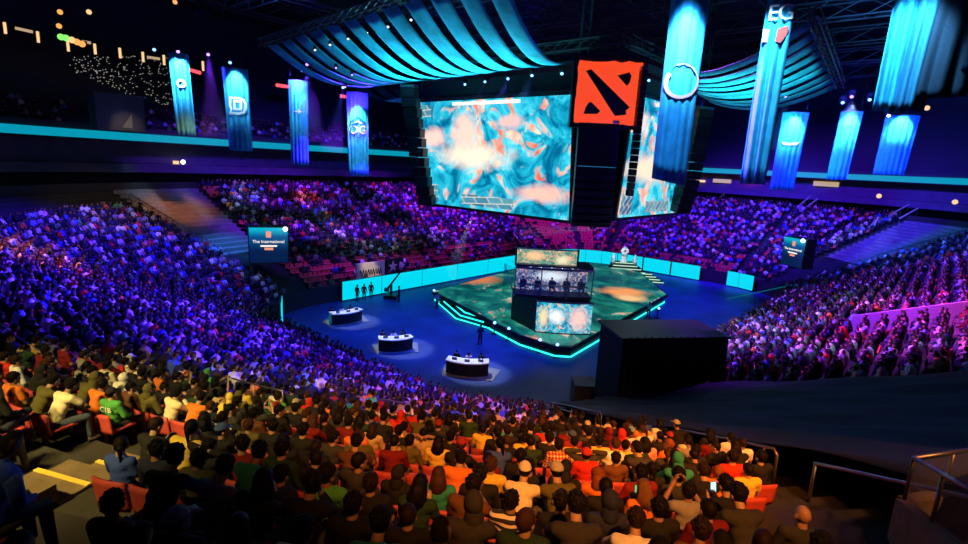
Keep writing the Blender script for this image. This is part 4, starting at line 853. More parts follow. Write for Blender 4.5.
MB().box(e*1.2+Z*2.4, (2.6, .2, 1.9), R3).obj('panel', 'black_metal', rt2); stp = [((.7 if i % 2 == 0 else .3)*math.cos(math.radians(90+36*i)), (.7 if i % 2 == 0 else .3)*math.sin(math.radians(90+36*i))) for i in range(10)]; MB().plate(stp, e*.9-nb*.12+Z*2.45, e, Z, .04).obj('star', 'emblem_pink', rt2); MB().ball(e*2.0-nb*.15+Z*2.4, (.4, .1, .5), 8, 6).obj('badge', 'beige_paint', rt2)
# camera crane
def crane():
    p = at_z(391, 298, 0); rt = empty('camera_crane', p, 0, label='camera crane with a raised jib arm on the dark floor left of the stage', cat='crane'); tip = at_y(408, 262, p.y-.5)-p
    MB().box((0, 0, .25), (1.4, 1.4, .3)).obj('dolly', 'black_metal', rt); MB().cyl((0, 0, .4), (0, 0, 1.6), .14).obj('column', 'black_metal', rt)
    d = tip-Vector((0, 0, 1.6)); MB().tube([Vector((0, 0, 1.6))-d*.25, tip], [.12, .07], 6).obj('jib_arm', 'black_metal', rt); MB().box(Vector((0, 0, 1.6))-d*.27, (.5, .4, .4)).obj('counterweight', 'grey_metal', rt)
    MB().box(tip-Z*.2, (.4, .6, .35)).obj('camera_head', 'black_metal', rt)
    for sx in (-.6, .6):
        for sy in (-.6, .6): MB().cyl((sx, sy-.06, .12), (sx, sy+.06, .12), .13, 10).obj('wheel', 'shoe', rt)
crane()
p = at_z(383, 290, 0); rt = empty('globe_lamp', p, 0, label='pale globe lamp in front of the far cyan LED board', cat='lamp'); MB().cyl((0, 0, 0), (0, 0, 1.7), .05, 6).obj('pole', 'black_metal', rt); MB().ball((0, 0, 1.95), .42, 10, 8).obj('globe', 'white_paint', rt, True); MB().box((0, 0, .04), (.6, .6, .08)).obj('base', 'black_metal', rt)
# small grey cases behind the near floor wall, beside the black box
p = at_z(590, 386, 0); tag(MB().box((0, 0, .75), (2.6, 1.6, 1.5)).obj('equipment_case', 'grey_metal'), 'blue lit equipment case on the floor left of the black box', 'case').location = W(29.5, -15.4) 
# ================================================================== PEOPLE
def person_parts(J, sleeves, name):
    """body, shirt and trousers of a seated or standing figure from its joints"""
    V_ = {k: Vector(v) for k, v in J.items()}; b = MB(); s = MB(); t = MB()
    hd = V_['head']; nk = V_['neck']; ch = V_['chest']; sp_ = V_['spine']; pe = V_['pelvis']; hy = Euler(J.get('hrot', (0, 0, 0))).to_matrix()
    b.capsule(pe, sp_, .09, .085, 12); b.capsule(sp_, ch, .085, .09, 12); b.capsule(ch, nk, .07, .056, 12); b.capsule(nk, hd-hy @ Vector((0, .0, .04)), .056, .052)
    # head: skull, jaw, nose, ears, chin
    b.ball(hd+hy @ Vector((0, -.005, .025)), (.076, .095, .095), 16, 12, hy); b.ball(hd+hy @ Vector((0, .028, -.05)), (.058, .066, .072), 14, 10, hy); b.ball(hd+hy @ Vector((0, .07, -.10)), (.028, .026, .022), 10, 7, hy)
    b.capsule(hd+hy @ Vector((0, .088, .012)), hd+hy @ Vector((0, .108, -.03)), .011, .017, 8)
    b.capsule(hd+hy @ Vector((-.035, .083, .03)), hd+hy @ Vector((.035, .083, .03)), .014, .014, 8); b.capsule(hd+hy @ Vector((-.02, .088, -.068)), hd+hy @ Vector((.02, .088, -.068)), .011, .011, 8)
    for sx in (-1, 1): b.ball(hd+hy @ Vector((sx*.08, -.01, -.012)), (.014, .026, .036), 8, 7, hy)
    for side, sx in (('L', -1), ('R', 1)):
        sh, el, wr = V_['sh'+side], V_['el'+side], V_['wr'+side]; b.capsule(ch+Vector((sx*.07, 0, .03)), sh, .06, .05); b.capsule(sh, el, .052, .041); b.capsule(el, wr, .042, .029)
        # hand: palm, four fingers of unequal length with a bend, thumb from the side of the palm
        d = (V_['hd'+side]-wr).normalized(); pl = Vector(J.get('palm'+side, (0, 0, -1))); pl = (pl-d*pl.dot(d)).normalized(); ac = d.cross(pl).normalized()*sx
        curl = J.get('curl', .6); pc = wr+d*.05
        b.capsule(wr, wr+d*.03, .028, .027); 
        for k in (-.024, -.008, .008, .024): b.capsule(wr+d*.015+ac*k*.7, wr+d*.085+ac*k, .014, .013, 8)
        for k, ln in ((-.03, .062), (-.01, .075), (.01, .08), (.03, .07)):
            p0 = wr+d*.085+ac*k; d1 = (d*math.cos(curl)+pl*math.sin(curl)).normalized(); p1 = p0+d1*ln*.5; d2 = (d*math.cos(curl*2.1)+pl*math.sin(curl*2.1)).normalized(); p2 = p1+d2*ln*.5
            b.capsule(p0-d*.01, p1, .0095, .009, 8); b.capsule(p1, p2, .009, .0075, 8)
        t0 = wr+d*.03+ac*.026; t1 = t0+(ac*.7+d*.6+pl*.25).normalized()*.04; b.capsule(t0, t1, .0125, .0105, 8); b.capsule(t1, t1+(d*.8+pl*.5+ac*.1).normalized()*.032, .0105, .0085, 8)
        # sleeves
        s.capsule(ch+Vector((sx*.07, 0, .04)), sh, .10, .078)
        if sleeves == 'long': s.capsule(sh, el, .07, .058); s.capsule(el, el.lerp(wr, .93), .058, .042)
        else: s.capsule(sh, sh.lerp(el, .62), .074, .066)
        hp, kn, an = pe+Vector((sx*.09, 0, -.01)), V_['kn'+side], V_['an'+side]
        b.capsule(hp, kn, .082, .055); b.capsule(kn, an, .05, .035); b.capsule(an, an+Vector((sx*.02, .14, -.045)), .034, .03)
        t.capsule(hp, kn, .098, .07); t.capsule(kn, kn.lerp(an, .93), .068, .058)
    bz = .04
    for f, w in ((0, .155), (.25, .15), (.5, .155), (.75, .165), (1, .15)):
        c = (pe.lerp(sp_, f*2) if f < .5 else sp_.lerp(ch, f*2-1)); s.ball(c, (w, .128, .13), 14, 9)
    s.capsule(ch, nk.lerp(ch, .35), .115, .075); t.ball(pe, (.16, .13, .12), 14, 9)
    bm = remeshed(b, name, 'skin', .0105, 2, .45)
    lay = bm.color_attributes.new('face', 'BYTE_COLOR', 'POINT')
    cols = np.ones((len(bm.vertices), 4), np.float32)
    for v in bm.vertices:
        q = hy.inverted() @ (v.co-hd)
        if q.y > .05:
            for sx in (-1, 1):
                de = math.hypot(q.x-sx*.031, (q.z-.005)*1.6)
                if de < .009: cols[v.index, :3] = (.05, .04, .04)
                elif de < .016: cols[v.index, :3] = (1.15, 1.15, 1.2)
                if abs(q.z-.034) < .008 and abs(abs(q.x)-.033) < .02: cols[v.index, :3] = (.15, .12, .1)
            if abs(q.z+.068) < .01 and abs(q.x) < .026: cols[v.index, :3] = (.85, .5, .5)
    lay.data.foreach_set('color', cols.ravel())
    shoes = MB()
    for side, sx in (('L', -1), ('R', 1)): an = V_['an'+side]; shoes.ball(an+Vector((sx*.02, .06, -.05)), (.055, .14, .05), 12, 8); shoes.ball(an+Vector((0, -.0, -.03)), (.05, .07, .05), 10, 7)
    return dict(body=bm, shirt=remeshed(s, name+'_shirt', 'cloth', .017, 4, .6), trousers=remeshed(t, name+'_trousers', 'cloth', .02, 3, .6), shoes=remeshed(shoes, name+'_shoes', 'shoe', .018, 2, .7), head=hd, hrot=J.get('hrot', (0, 0, 0)), chest=ch)
def seated(lean=0., side=0., hr=(0, 0, 0), arms='lap', crossed=False, spread=.1):
    pe = Vector((0, -.02, .53)); up = Vector((math.sin(side), math.sin(lean), math.cos(lean)*math.cos(side)))
    J = dict(pelvis=pe, spine=pe+up*.22+Vector((0, -.02, 0)), chest=pe+up*.42, neck=pe+up*.57+Vector((0, .02, 0))); J['head'] = J['neck']+up*.09+Vector((0, .035+.03*math.sin(lean), .02)); J['hrot'] = hr
    xs = Vector((math.cos(side), 0, -math.sin(side)))
    for s, sx in (('L', -1), ('R', 1)):
        sh = J['chest']+up*.07+xs*sx*.175; J['sh'+s] = sh; kn = Vector((sx*(.1+spread), .42, .52)); J['kn'+s] = kn; J['an'+s] = Vector((sx*(.1+spread*.8), .46, .09))
        if arms == 'lap': J['el'+s] = sh+Vector((sx*.07, .06, -.26)); J['wr'+s] = Vector((sx*.1, .26, .62)); J['hd'+s] = Vector((sx*.03, .36, .62))
        elif arms == 'knees': J['el'+s] = sh+Vector((sx*.08, .2, -.2)); J['wr'+s] = Vector((sx*.07, .5, .66)); J['hd'+s] = Vector((sx*.01, .58, .63))
        elif arms == 'fold': J['el'+s] = sh+Vector((sx*.06, .08, -.25)); J['wr'+s] = J['chest']+Vector((-sx*.06, .2+.04*(sx > 0), -.12)); J['hd'+s] = J['chest']+Vector((-sx*.16, .16, -.1))
        elif arms == 'phone': J['el'+s] = sh+Vector((sx*.05, .1, -.25)); J['wr'+s] = J['chest']+Vector((sx*.06, .3, -.08)); J['hd'+s] = J['chest']+Vector((sx*.03, .36, -.0))
        elif arms == 'chin':
            if sx > 0: J['el'+s] = sh+Vector((.03, .22, -.2)); J['wr'+s] = J['head']+Vector((.05, .1, -.17)); J['hd'+s] = J['head']+Vector((.03, .1, -.08))
            else: J['el'+s] = sh+Vector((-.06, .06, -.26)); J['wr'+s] = Vector((-.02, .3, .66)); J['hd'+s] = Vector((.06, .34, .66))
        elif arms == 'clap': J['el'+s] = sh+Vector((sx*.12, .16, -.14)); J['wr'+s] = J['head']+Vector((sx*.08, .3, -.06)); J['hd'+s] = J['head']+Vector((sx*.03, .36, .04))
        elif arms == 'head': J['el'+s] = sh+Vector((sx*.2, .02, .12)); J['wr'+s] = J['head']+Vector((sx*.1, -.08, .0)); J['hd'+s] = J['head']+Vector((sx*.03, -.13, .01))
    if crossed: J['knR'] = Vector((.02, .42, .62)); J['anR'] = Vector((-.22, .52, .42))
    if arms in ('clap',): J['palmL'] = (1, 0, 0); J['palmR'] = (-1, 0, 0)
    if arms == 'chin': J['palmR'] = (-1, -.3, 0)
    return J
POSES = [seated(-.08), seated(.45, hr=(-.1, 0, .2), arms='knees'), seated(-.12, .05, (0, 0, -.5), 'fold'), seated(.12, 0, (-.45, 0, 0), 'phone'), seated(-.05, -.12, (0, .05, .8), 'lap', True), seated(.15, .1, (0, 0, .3), 'chin'), seated(.0, 0, (.12, 0, 0), 'clap'), seated(-.15, .0, (.1, 0, -.1), 'head')]
PW = [6, 3, 3, 2, 2, 3, .5, .3]
PP = [[person_parts(j, sl, 'person_%d%s' % (i, sl)) for sl in ('short', 'long')] for i, j in enumerate(POSES)]
def stand(arms='side'):
    pe = Vector((0, 0, .93)); J = dict(pelvis=pe, spine=pe+Vector((0, -.01, .22)), chest=pe+Vector((0, 0, .42)), neck=pe+Vector((0, .01, .58)), head=pe+Vector((0, .04, .71)))
    for s, sx in (('L', -1), ('R', 1)):
        J['sh'+s] = J['chest']+Vector((sx*.18, 0, .07)); J['kn'+s] = Vector((sx*.11, .03, .5)); J['an'+s] = Vector((sx*.12, 0, .09)); J['el'+s] = J['sh'+s]+Vector((sx*.08, -.02, -.27))
        J['wr'+s] = J['sh'+s]+Vector((sx*.07, .1 if arms == 'side' else .26, -.5 if arms == 'side' else -.2)); J['hd'+s] = J['wr'+s]+Vector((0, .03, -.1) if arms == 'side' else (-sx*.03, .1, .02))
    return J
PSTAND = person_parts(stand(), 'long', 'person_standing'); PCAM = person_parts(stand('camera'), 'long', 'person_working')
# hair and headwear, in head coordinates ------------------------------------------
def cap_shell(thr, grow, low=-9., back=True):
    mb = MB(); r = Vector((.084, .104, .102))*grow; n, m = 26, 20; vs = {}; c = Vector((0, -.012, .03))
    keep = []
    mb2 = MB(); mb2.ball(c, r, n, m); pts = [Vector(p) for p in mb2.v]; fs = [f for f in mb2.f if all(thr(pts[i]-c) for i in f)]
    used = sorted({i for f in fs for i in f}); ix = {k: j for j, k in enumerate(used)}; vs = [pts[k] for k in used]; nn = len(vs)
    inner = [c+(p-c)*.86 for p in vs]; cnt = {}
    F_ = [tuple(ix[i] for i in f) for f in fs]
    for f in F_:
        for a, b in zip(f, f[1:]+f[:1]): cnt[(a, b)] = cnt.get((a, b), 0)+1
    side = [(b, a, nn+a, nn+b) for (a, b) in cnt if (b, a) not in cnt]
    mb.add(vs+inner, F_+[tuple(nn+i for i in reversed(f)) for f in F_]+side); return mb
short_thr = lambda q: (q.z > .012 if q.y > .03 else q.z > -.055) if q.y > -.02 else q.z > -.095
HAIR = {}
hb = cap_shell(short_thr, 1.06)
for k in range(60):
    a = rnd.uniform(0, 2*PI); e = rnd.uniform(.1, 1.45); q = Vector((.086*math.cos(a)*math.cos(e), .106*math.sin(a)*math.cos(e), .105*math.sin(e)))
    if short_thr(q): hb.ball(Vector((0, -.012, .03))+q, rnd.uniform(.014, .024), 6, 4)
HAIR['short'] = hb.mesh('hair_short', 'hair', True)
hb = cap_shell(short_thr, 1.03); HAIR['crop'] = hb.mesh('hair_crop', 'hair', True)
hb = cap_shell(short_thr, 1.1)
for k in range(26):
    a = PI+PI*(k/25)*1.0; x, y = .082*math.cos(a), .1*math.sin(a)-.02; hb.tube([(x*.8, y*.9, .06), (x*1.05, y*1.08, -.06), (x*1.25+rnd.uniform(-.01, .01), y*1.05-.01, -.14), (x*1.0, y*.9, -.22-rnd.uniform(0, .06))], [.022, .027, .026, .008], 6)
HAIR['long'] = hb.mesh('hair_long', 'hair', True)
hb = cap_shell(short_thr, 1.05); hb.capsule((0, -.11, .05), (0, -.15, .03), .03, .035, 8); hb.capsule((0, -.15, .03), (.01, -.16, -.17), .036, .012, 8); HAIR['ponytail'] = hb.mesh('hair_ponytail', 'hair', True)
hb = cap_shell(lambda q: q.z > .005, 1.1); hb.add([(-.07, .07, .045), (.07, .07, .045), (.06, .175, .03), (-.06, .175, .03), (-.07, .07, .056), (.07, .07, .056), (.06, .175, .038), (-.06, .175, .038)], [(0, 3, 2, 1), (4, 5, 6, 7), (0, 1, 5, 4), (1, 2, 6, 5), (2, 3, 7, 6), (3, 0, 4, 7)]); CAPM = hb.mesh('cap', 'cloth', True)
hb = cap_shell(lambda q: q.y < .04 or q.z > .07, 1.12); hb.capsule((0, -.04, -.06), (0, -.05, -.13), .085, .1, 12); HOODM = hb.mesh('hood', 'cloth', True)
hb = MB(); hb.tube([(.092*math.cos(math.radians(a)), -.01, .02+.118*math.sin(math.radians(a))) for a in range(0, 181, 15)], .011, 6); hb.cyl((.082, -.01, 0), (.11, -.01, 0), .036); hb.cyl((-.11, -.01, 0), (-.082, -.01, 0), .036); PHONESM = hb.mesh('headphones', 'grey_metal', True)
SKINS = [(.42, .25, .17), (.36, .21, .14), (.46, .29, .2), (.28, .155, .1), (.42, .27, .18)]
HC = [('black', (.006, .005, .005)), ('black', (.008, .007, .007)), ('black', (.006, .005, .005)), ('black', (.007, .006, .005)), ('black', (.008, .006, .006)), ('dark brown', (.018, .01, .007)), ('brown', (.05, .022, .012))]
SC = {'black': (.015, .015, .017), 'charcoal': (.04, .04, .042), 'dark green': (.02, .05, .025), 'navy': (.02, .025, .06), 'olive': (.11, .1, .03), 'brown': (.13, .055, .02), 'maroon': (.16, .012, .012), 'red': (.6, .03, .02), 'orange': (.75, .2, .03), 'cream': (.75, .68, .48), 'white': (.8, .8, .78), 'yellow': (.75, .55, .08), 'green': (.08, .35, .08), 'bright green': (.1, .7, .15), 'teal': (.03, .25, .2), 'grey': (.25, .25, .25), 'tan': (.5, .36, .2), 'light blue': (.25, .45, .7), 'pink': (.8, .35, .35), 'blue': (.05, .1, .45), 'dark red': (.25, .02, .02)}
NEARD = ['black']*18+['charcoal']*8+['dark green']*3+['navy']*3+['olive']*2+['brown']*2+['maroon']*2+['grey']*2+['red', 'cream', 'white', 'white', 'tan', 'yellow', 'green', 'orange', 'dark red', 'blue', 'teal', 'black', 'black', 'black']
# hand picked people of the photo: shoulders' pixel, shirt, hair, sleeve, pose
KEY = [(47, 402, 'cream', 'short', 0, 1), (24, 399, 'orange', 'short', 0, 0), (94, 421, 'orange', 'crop', 0, 5), (116, 408, 'green', 'cap', 1, 0), (88, 357, 'yellow', 'short', 0, 0), (43, 353, 'bright green', 'short', 0, 0), (129, 377, 'red', 'short', 0, 0), (105, 372, 'cream', 'short', 0, 0), (161, 385, 'orange', 'short', 0, 2), (172, 381, 'cream', 'short', 0, 1), (152, 402, 'olive', 'hood', 1, 0), (135, 402, 'brown', 'short', 1, 2), (184, 413, 'orange', 'short', 0, 1), (161, 419, 'cream', 'short', 1, 5), (225, 434, 'dots', 'short', 1, 0), (230, 488, 'teal', 'short', 1, 1), (184, 482, 'olive', 'short', 1, 0), (204, 518, 'grey', 'short', 1, 1), (26, 533, 'dark red', 'short', 0, 4), (100, 540, 'black', 'short', 1, 1), (234, 408, 'olive', 'hood', 1, 0),
 (259, 432, 'brown', 'short', 0, 0), (277, 399, 'cream', 'short', 0, 0), (250, 403, 'yellow', 'short', 0, 4), (296, 407, 'olive', 'cap', 0, 0), (341, 418, 'red', 'crop', 0, 0), (329, 411, 'orange', 'short', 0, 0), (373, 418, 'cream', 'short', 0, 0), (377, 398, 'bright green', 'short', 0, 0), (358, 469, 'brown', 'short', 0, 1), (431, 475, 'yellow', 'long', 0, 0), (456, 432, 'yellow', 'short', 0, 0), (409, 435, 'yellow', 'short', 0, 0), (469, 453, 'yellow', 'crop', 0, 0), (407, 466, 'olive', 'short', 1, 0), (392, 440, 'black', 'short', 1, 0), (446, 424, 'black', 'long', 0, 0), (321, 442, 'black', 'ponytail', 1, 0), (278, 470, 'dark green', 'short', 1, 0), (300, 500, 'black', 'short', 1, 0), (350, 510, 'black', 'short', 1, 0), (395, 515, 'dark green', 'long', 1, 3), (265, 505, 'black', 'long', 1, 5),
 (541, 414, 'light blue', 'short', 0, 0), (510, 408, 'pink', 'short', 0, 0), (521, 458, 'yellow', 'short', 0, 0), (495, 473, 'maroon', 'crop', 1, 0), (551, 467, 'plaid', 'short', 1, 0), (568, 455, 'yellow', 'short', 0, 0), (581, 470, 'red', 'cap', 0, 0), (596, 456, 'yellow', 'short', 0, 0), (619, 458, 'yellow', 'short', 0, 2), (640, 452, 'pink', 'long', 0, 4), (516, 498, 'cream', 'cap', 0, 1), (679, 463, 'orange', 'crop', 1, 4), (720, 484, 'orange', 'crop', 0, 2), (653, 518, 'orange', 'long', 0, 3), (604, 483, 'orange', 'long', 0, 4), (625, 503, 'dark red', 'short', 1, 0), (748, 485, 'yellow', 'crop', 0, 0), (741, 508, 'black', 'short', 1, 3), (790, 512, 'charcoal', 'bald', 1, 0), (650, 480, 'black', 'ponytail', 1, 0), (700, 470, 'black', 'crop', 1, 1), (576, 522, 'black', 'headphones', 1, 0), (545, 525, 'olive', 'cap', 1, 1), (530, 527, 'stripes', 'short', 1, 0), (640, 528, 'black', 'short', 1, 0), (487, 525, 'brown', 'short', 0, 5), (700, 525, 'maroon', 'crop', 1, 0), (660, 500, 'charcoal', 'short', 1, 0)]
EMPTY = [(264, 449), (248, 466), (315, 460), (366, 488), (403, 488), (435, 494), (381, 462), (458, 443), (456, 452), (463, 465), (459, 478), (468, 474), (533, 484), (546, 499), (581, 501), (569, 484), (606, 499), (283, 412), (320, 400), (640, 470), (440, 458), (479, 430)]
# seats ---------------------------------------------------------------------------
def seat_parts():
    d = {}
    mb = MB(); rows = [[(x, -.2-.05*f-.03*(1-(x/.23)**2)*1., .44+.42*f) for x in np.linspace(-.235, .235, 9)] for f in np.linspace(0, 1, 6)]; mb.sheet(rows, .035); d['backrest'] = mb.mesh('backrest', 'red_plastic', True)
    mb = MB(); rows = [[(x, y, .43+.02*(x/.23)**2+.02*max(0, y-.15)) for x in np.linspace(-.225, .225, 7)] for y in np.linspace(-.18, .25, 6)]; mb.sheet(rows, .06); d['cushion'] = mb.mesh('cushion', 'red_plastic', True)
    mb = MB(); rows = [[(x, -.12-.02*f, .4+.42*f) for x in np.linspace(-.225, .225, 7)] for f in np.linspace(0, 1, 5)]; mb.sheet(rows, .05); d['cushion_up'] = mb.mesh('cushion_up', 'red_plastic', True)
    mb = MB(); mb.box((0, -.05, .2), (.05, .08, .4)); mb.box((0, -.02, .02), (.07, .3, .04)); mb.box((0, .0, .39), (.04, .42, .04)); d['pedestal'] = mb.mesh('pedestal', 'grey_metal')
    mb = MB(); mb.box((0, .02, .63), (.05, .36, .035)); mb.box((0, -.14, .52), (.035, .05, .22)); d['armrest'] = mb.mesh('armrest', 'black_metal'); return d
SP = seat_parts()
def seat(p, yaw, label, up):
    rt = empty('arena_seat', p, yaw, label=label, cat='seat', group='red arena seats of the near rows')
    link(SP['backrest'], 'backrest', rt); link(SP['cushion_up' if up else 'cushion'], 'cushion', rt); link(SP['pedestal'], 'pedestal', rt, (-.26, 0, 0)); link(SP['armrest'], 'armrest', rt, (-.26, 0, 0)); return rt
PA_, PB_ = hit(850, 331), hit(990, 316); PAR = (Vector((PA_.x, PA_.y, 0)), Vector((PB_.x, PB_.y, 0)))
# all seat positions ----------------------------------------------------------------
SEATS = []
def blocked(seg, t, d, k):
    if seg == 'C1':
        if 92.5 < t < 130.2: return True
        if d < 10.5 and t < 134.9 and t > 92: return True
        if (k >= 19 and t < 132.5) or (k >= 21 and t < 134.5) or (k >= 22 and t < 137): return True
        if 20 < k < 24 and 154.4 < t < 159: return True
        if k >= 22 and abs(t-155.6) < math.degrees(.7/(RC+d)): return True
    if seg == 'C2' and (245.5 < t < 266 or (t < 246 and k > 19)): return True
    if seg == 'C4' and 33.5 < t < 58: return True
    if seg == 'L':
        for a in (36, 46.5, 57, 67): 
            if abs(t-a) < .55: return True
    if seg in ('C3',) and min(abs(t-a) for a in (288, 318, 345)) < math.degrees(.55/(RC+d)): return True
    if seg == 'C4' and min(abs(t-a) for a in (5, 24)) < math.degrees(.55/(RC+d)): return True
    if seg == 'N' and abs(t-52) < .6: return True
    if seg in ('N', 'C1', 'C4') and PAR is not None:
        q = P(seg, t, d); a, b = PAR; e = b-a; f = max(0, min(1, (q-a).dot(e)/e.length_squared)); 
        if (q-a-e*f).length < .75: return True
    return False
for seg, t0, t1 in SEG:
    for k in range(0, 33):
        d = TREAD*k+.5
        if k >= 25 and seg not in ('C1',): continue
        if k >= 20 and seg in ('S', 'C2') and t0+(t1-t0)*.5 < 240 and seg == 'S': continue
        L = (math.radians(abs(t1-t0))*(RC+d)) if seg in CC else abs(t1-t0)
        n = int(L/.54)
        for i in range(n):
            t = t0+(t1-t0)*(i+.5)/n
            if blocked(seg, t, d, k): continue
            p = P(seg, t, d, zrow(k)); q = proj(p+Z*.9)
            if not (-60 < q[0] < 1028 and -20 < q[1] < 610): continue
            if q[2] < 2.6: continue
            hx_ = proj(p+Z*1.22)
            if seg == 'C1' and -30 < hx_[0] < 112 and 418 < hx_[1] < 545 and not (hx_[1] > 482 and (18 < hx_[0] < 46 or 84 < hx_[0])): continue
            SEATS.append((seg, t, k, d, p, q))
print('seats', len(SEATS))
def par(seg, t, d):
    """does the photo show a crowd here? chance of an occupied seat"""
    if seg == 'L': return .25 if d < 5 else (.93 if d > 8 or t > 40 else .7)
    if seg == 'C2' and t > 260: return .8 if d > 7 else .25
    if seg == 'C3': return .12 if 282 < t < 330 and d < 17 else (.3 if d < 4 else .85)
    if seg == 'E': return .4 if d < 3 else .92
    if seg == 'C4': return .9
    return .93
near_i = sorted([i for i, s in enumerate(SEATS) if s[5][1] < 575 and -25 < s[5][0] < 993], key=lambda i: s_ if False else SEATS[i][5][2])
NEAR = near_i[:430]
occ = {}; keyed = {}
free = set(NEAR)
for e in EMPTY:
    b = min(free, key=lambda i: (lambda q: (q[0]-e[0])**2+(q[1]-e[1])**2)(proj(SEATS[i][4]+Z*.68-N(SEATS[i][0], SEATS[i][1])*-.2))); occ[b] = False; free.discard(b)
for kx in KEY:
    cand = [i for i in free]
    b = min(cand, key=lambda i: (lambda q: (q[0]-kx[0])**2+(q[1]-kx[1])**2)(proj(SEATS[i][4]+Z*.9))); keyed[b] = kx; occ[b] = True; free.discard(b)
for i in sorted(free): occ[i] = rnd.random() < .9
def yaw_of(seg, t): n = -N(seg, t); return math.atan2(n.y, n.x)-PI/2
PERS = []; NS = []
for i in NEAR:
    seg, t, k, d, p, q = SEATS[i]
    if occ[i]: PERS.append(i)
PERS = PERS[:298]; cut = SEATS[PERS[-1]][5][2] if PERS else 0
NEARSET = {i for i in NEAR if SEATS[i][5][2] <= cut}
print('near persons', len(PERS), 'cut at', cut)
rowsk = sorted({SEATS[i][2] for i in NEARSET}, reverse=True); rowno = {k: j+1 for j, k in enumerate(rowsk)}
def in_photo(i, z): q = proj(SEATS[i][4]+Z*z); return 0 <= q[0] <= 968 and 0 <= q[1] <= 544
order = {}
for k in rowsk:
    r = sorted([i for i in PERS if SEATS[i][2] == k and in_photo(i, 1.1)], key=lambda i: SEATS[i][5][0])
    for j, i in enumerate(r): order[i] = j+1
    r = sorted([i for i in NEARSET if SEATS[i][2] == k], key=lambda i: SEATS[i][5][0])
    for j, i in enumerate(r): order[('s', i)] = j+1
GAR = {'dots': 'white dotted black', 'plaid': 'orange plaid', 'stripes': 'dark striped'}
SPECIAL = {}
def make_person(i):
    seg, t, k, d, p, q = SEATS[i]; kx = keyed.get(i)
    if kx: shirt, hair, sl, pose = kx[2], kx[3], kx[4], kx[5]; hc = HC[0]
    else: shirt, hair, sl, pose = rnd.choice(NEARD), rnd.choice(['short']*10+['crop']*2+['long']*2+['ponytail', 'cap', 'hood']), rnd.random() < .55, rnd.choices(range(8), PW)[0]; hc = rnd.choice(HC)
    if kx and (kx[0], kx[1]) in ((604, 483), (720, 484), (679, 463), (790, 512)): hc = ('auburn', (.2, .06, .02))
    if kx and kx[0] == 653: hc = ('brown', (.16, .07, .025))
    pr = PP[pose][int(sl)]; nm = GAR.get(shirt, shirt)
    garment = 'hoodie' if hair == 'hood' else ('jacket' if sl and shirt in ('black', 'charcoal', 'dark green', 'navy', 'green', 'olive') else ('sweater' if sl else 't-shirt'))
    hw = {'short': hc[0]+' hair', 'crop': 'cropped '+hc[0]+' hair', 'long': 'long '+hc[0]+' hair', 'ponytail': hc[0]+' ponytail', 'cap': 'cap', 'hood': 'hood up', 'bald': 'bald head', 'headphones': 'headphones'}[hair]
    rt = bpy.data.objects.new('person', pr['body']); COL.objects.link(rt); sk_ = rnd.choice(SKINS); rt.color = (*sk_, 1)
    rt.location = p+(-N(seg, t))*-.0; rt.rotation_euler = (0, 0, yaw_of(seg, t)+rnd.uniform(-.18, .18)); s = rnd.uniform(.95, 1.05); rt.scale = (s, s, s)
    if i in order: pos = '%s row up, %s from left' % (ordw(rowno[k]), ordw(order[i]))
    else: pos = 'cut by photo edge, %s row up' % ordw(rowno[k])
    tag(rt, 'person in %s %s, %s, %s' % (nm, garment, hw, pos), 'person', 'spectators in the near rows')
    so = link(pr['shirt'], 'shirt', rt, col=SC.get(shirt, (.5, .5, .5)))
    if shirt in GAR: so.material_slots[0].link = 'OBJECT'; so.material_slots[0].material = M[{'dots': 'dotted_cloth', 'plaid': 'plaid_cloth', 'stripes': 'striped_cloth'}[shirt]]
    link(pr['trousers'], 'trousers', rt, col=rnd.choice([(.02, .02, .025), (.03, .035, .06), (.06, .08, .13), (.1, .09, .06)])); link(pr['shoes'], 'shoes', rt)
    hd = dict(loc=pr['head'], rot=pr['hrot'])
    if hair in HAIR: link(HAIR[hair], 'hair', rt, col=hc[1], **hd)
    elif hair == 'cap': link(HAIR['crop'], 'hair', rt, col=hc[1], **hd); cc = (.7, .66, .5) if shirt == 'cream' else ((.5, .03, .03) if shirt == 'red' else rnd.choice([(.02, .02, .03), (.3, .03, .03), (.4, .4, .35), (.05, .1, .3)])); link(CAPM, 'cap', rt, col=cc, **hd)
    elif hair == 'hood': link(HAIR['crop'], 'hair', rt, col=hc[1], **hd); link(HOODM, 'hood', rt, col=SC.get(shirt, (.05, .05, .05)), **hd)
    elif hair == 'headphones': link(HAIR['short'], 'hair', rt, col=hc[1], **hd); link(PHONESM, 'headphones', rt, **hd)
    if kx: SPECIAL[(kx[0], kx[1])] = (rt, pr)
    return rt
for i in PERS: make_person(i)
for i in sorted(NEARSET):
    seg, t, k, d, p, q = SEATS[i]; o_ = occ[i]
    seat(p, yaw_of(seg, t), 'red arena seat%s, %s row up, %s seat from left' % (' with someone in it' if o_ else ' left empty', ordw(rowno[k]), ordw(order[('s', i)])), not o_ and rnd.random() < .3)
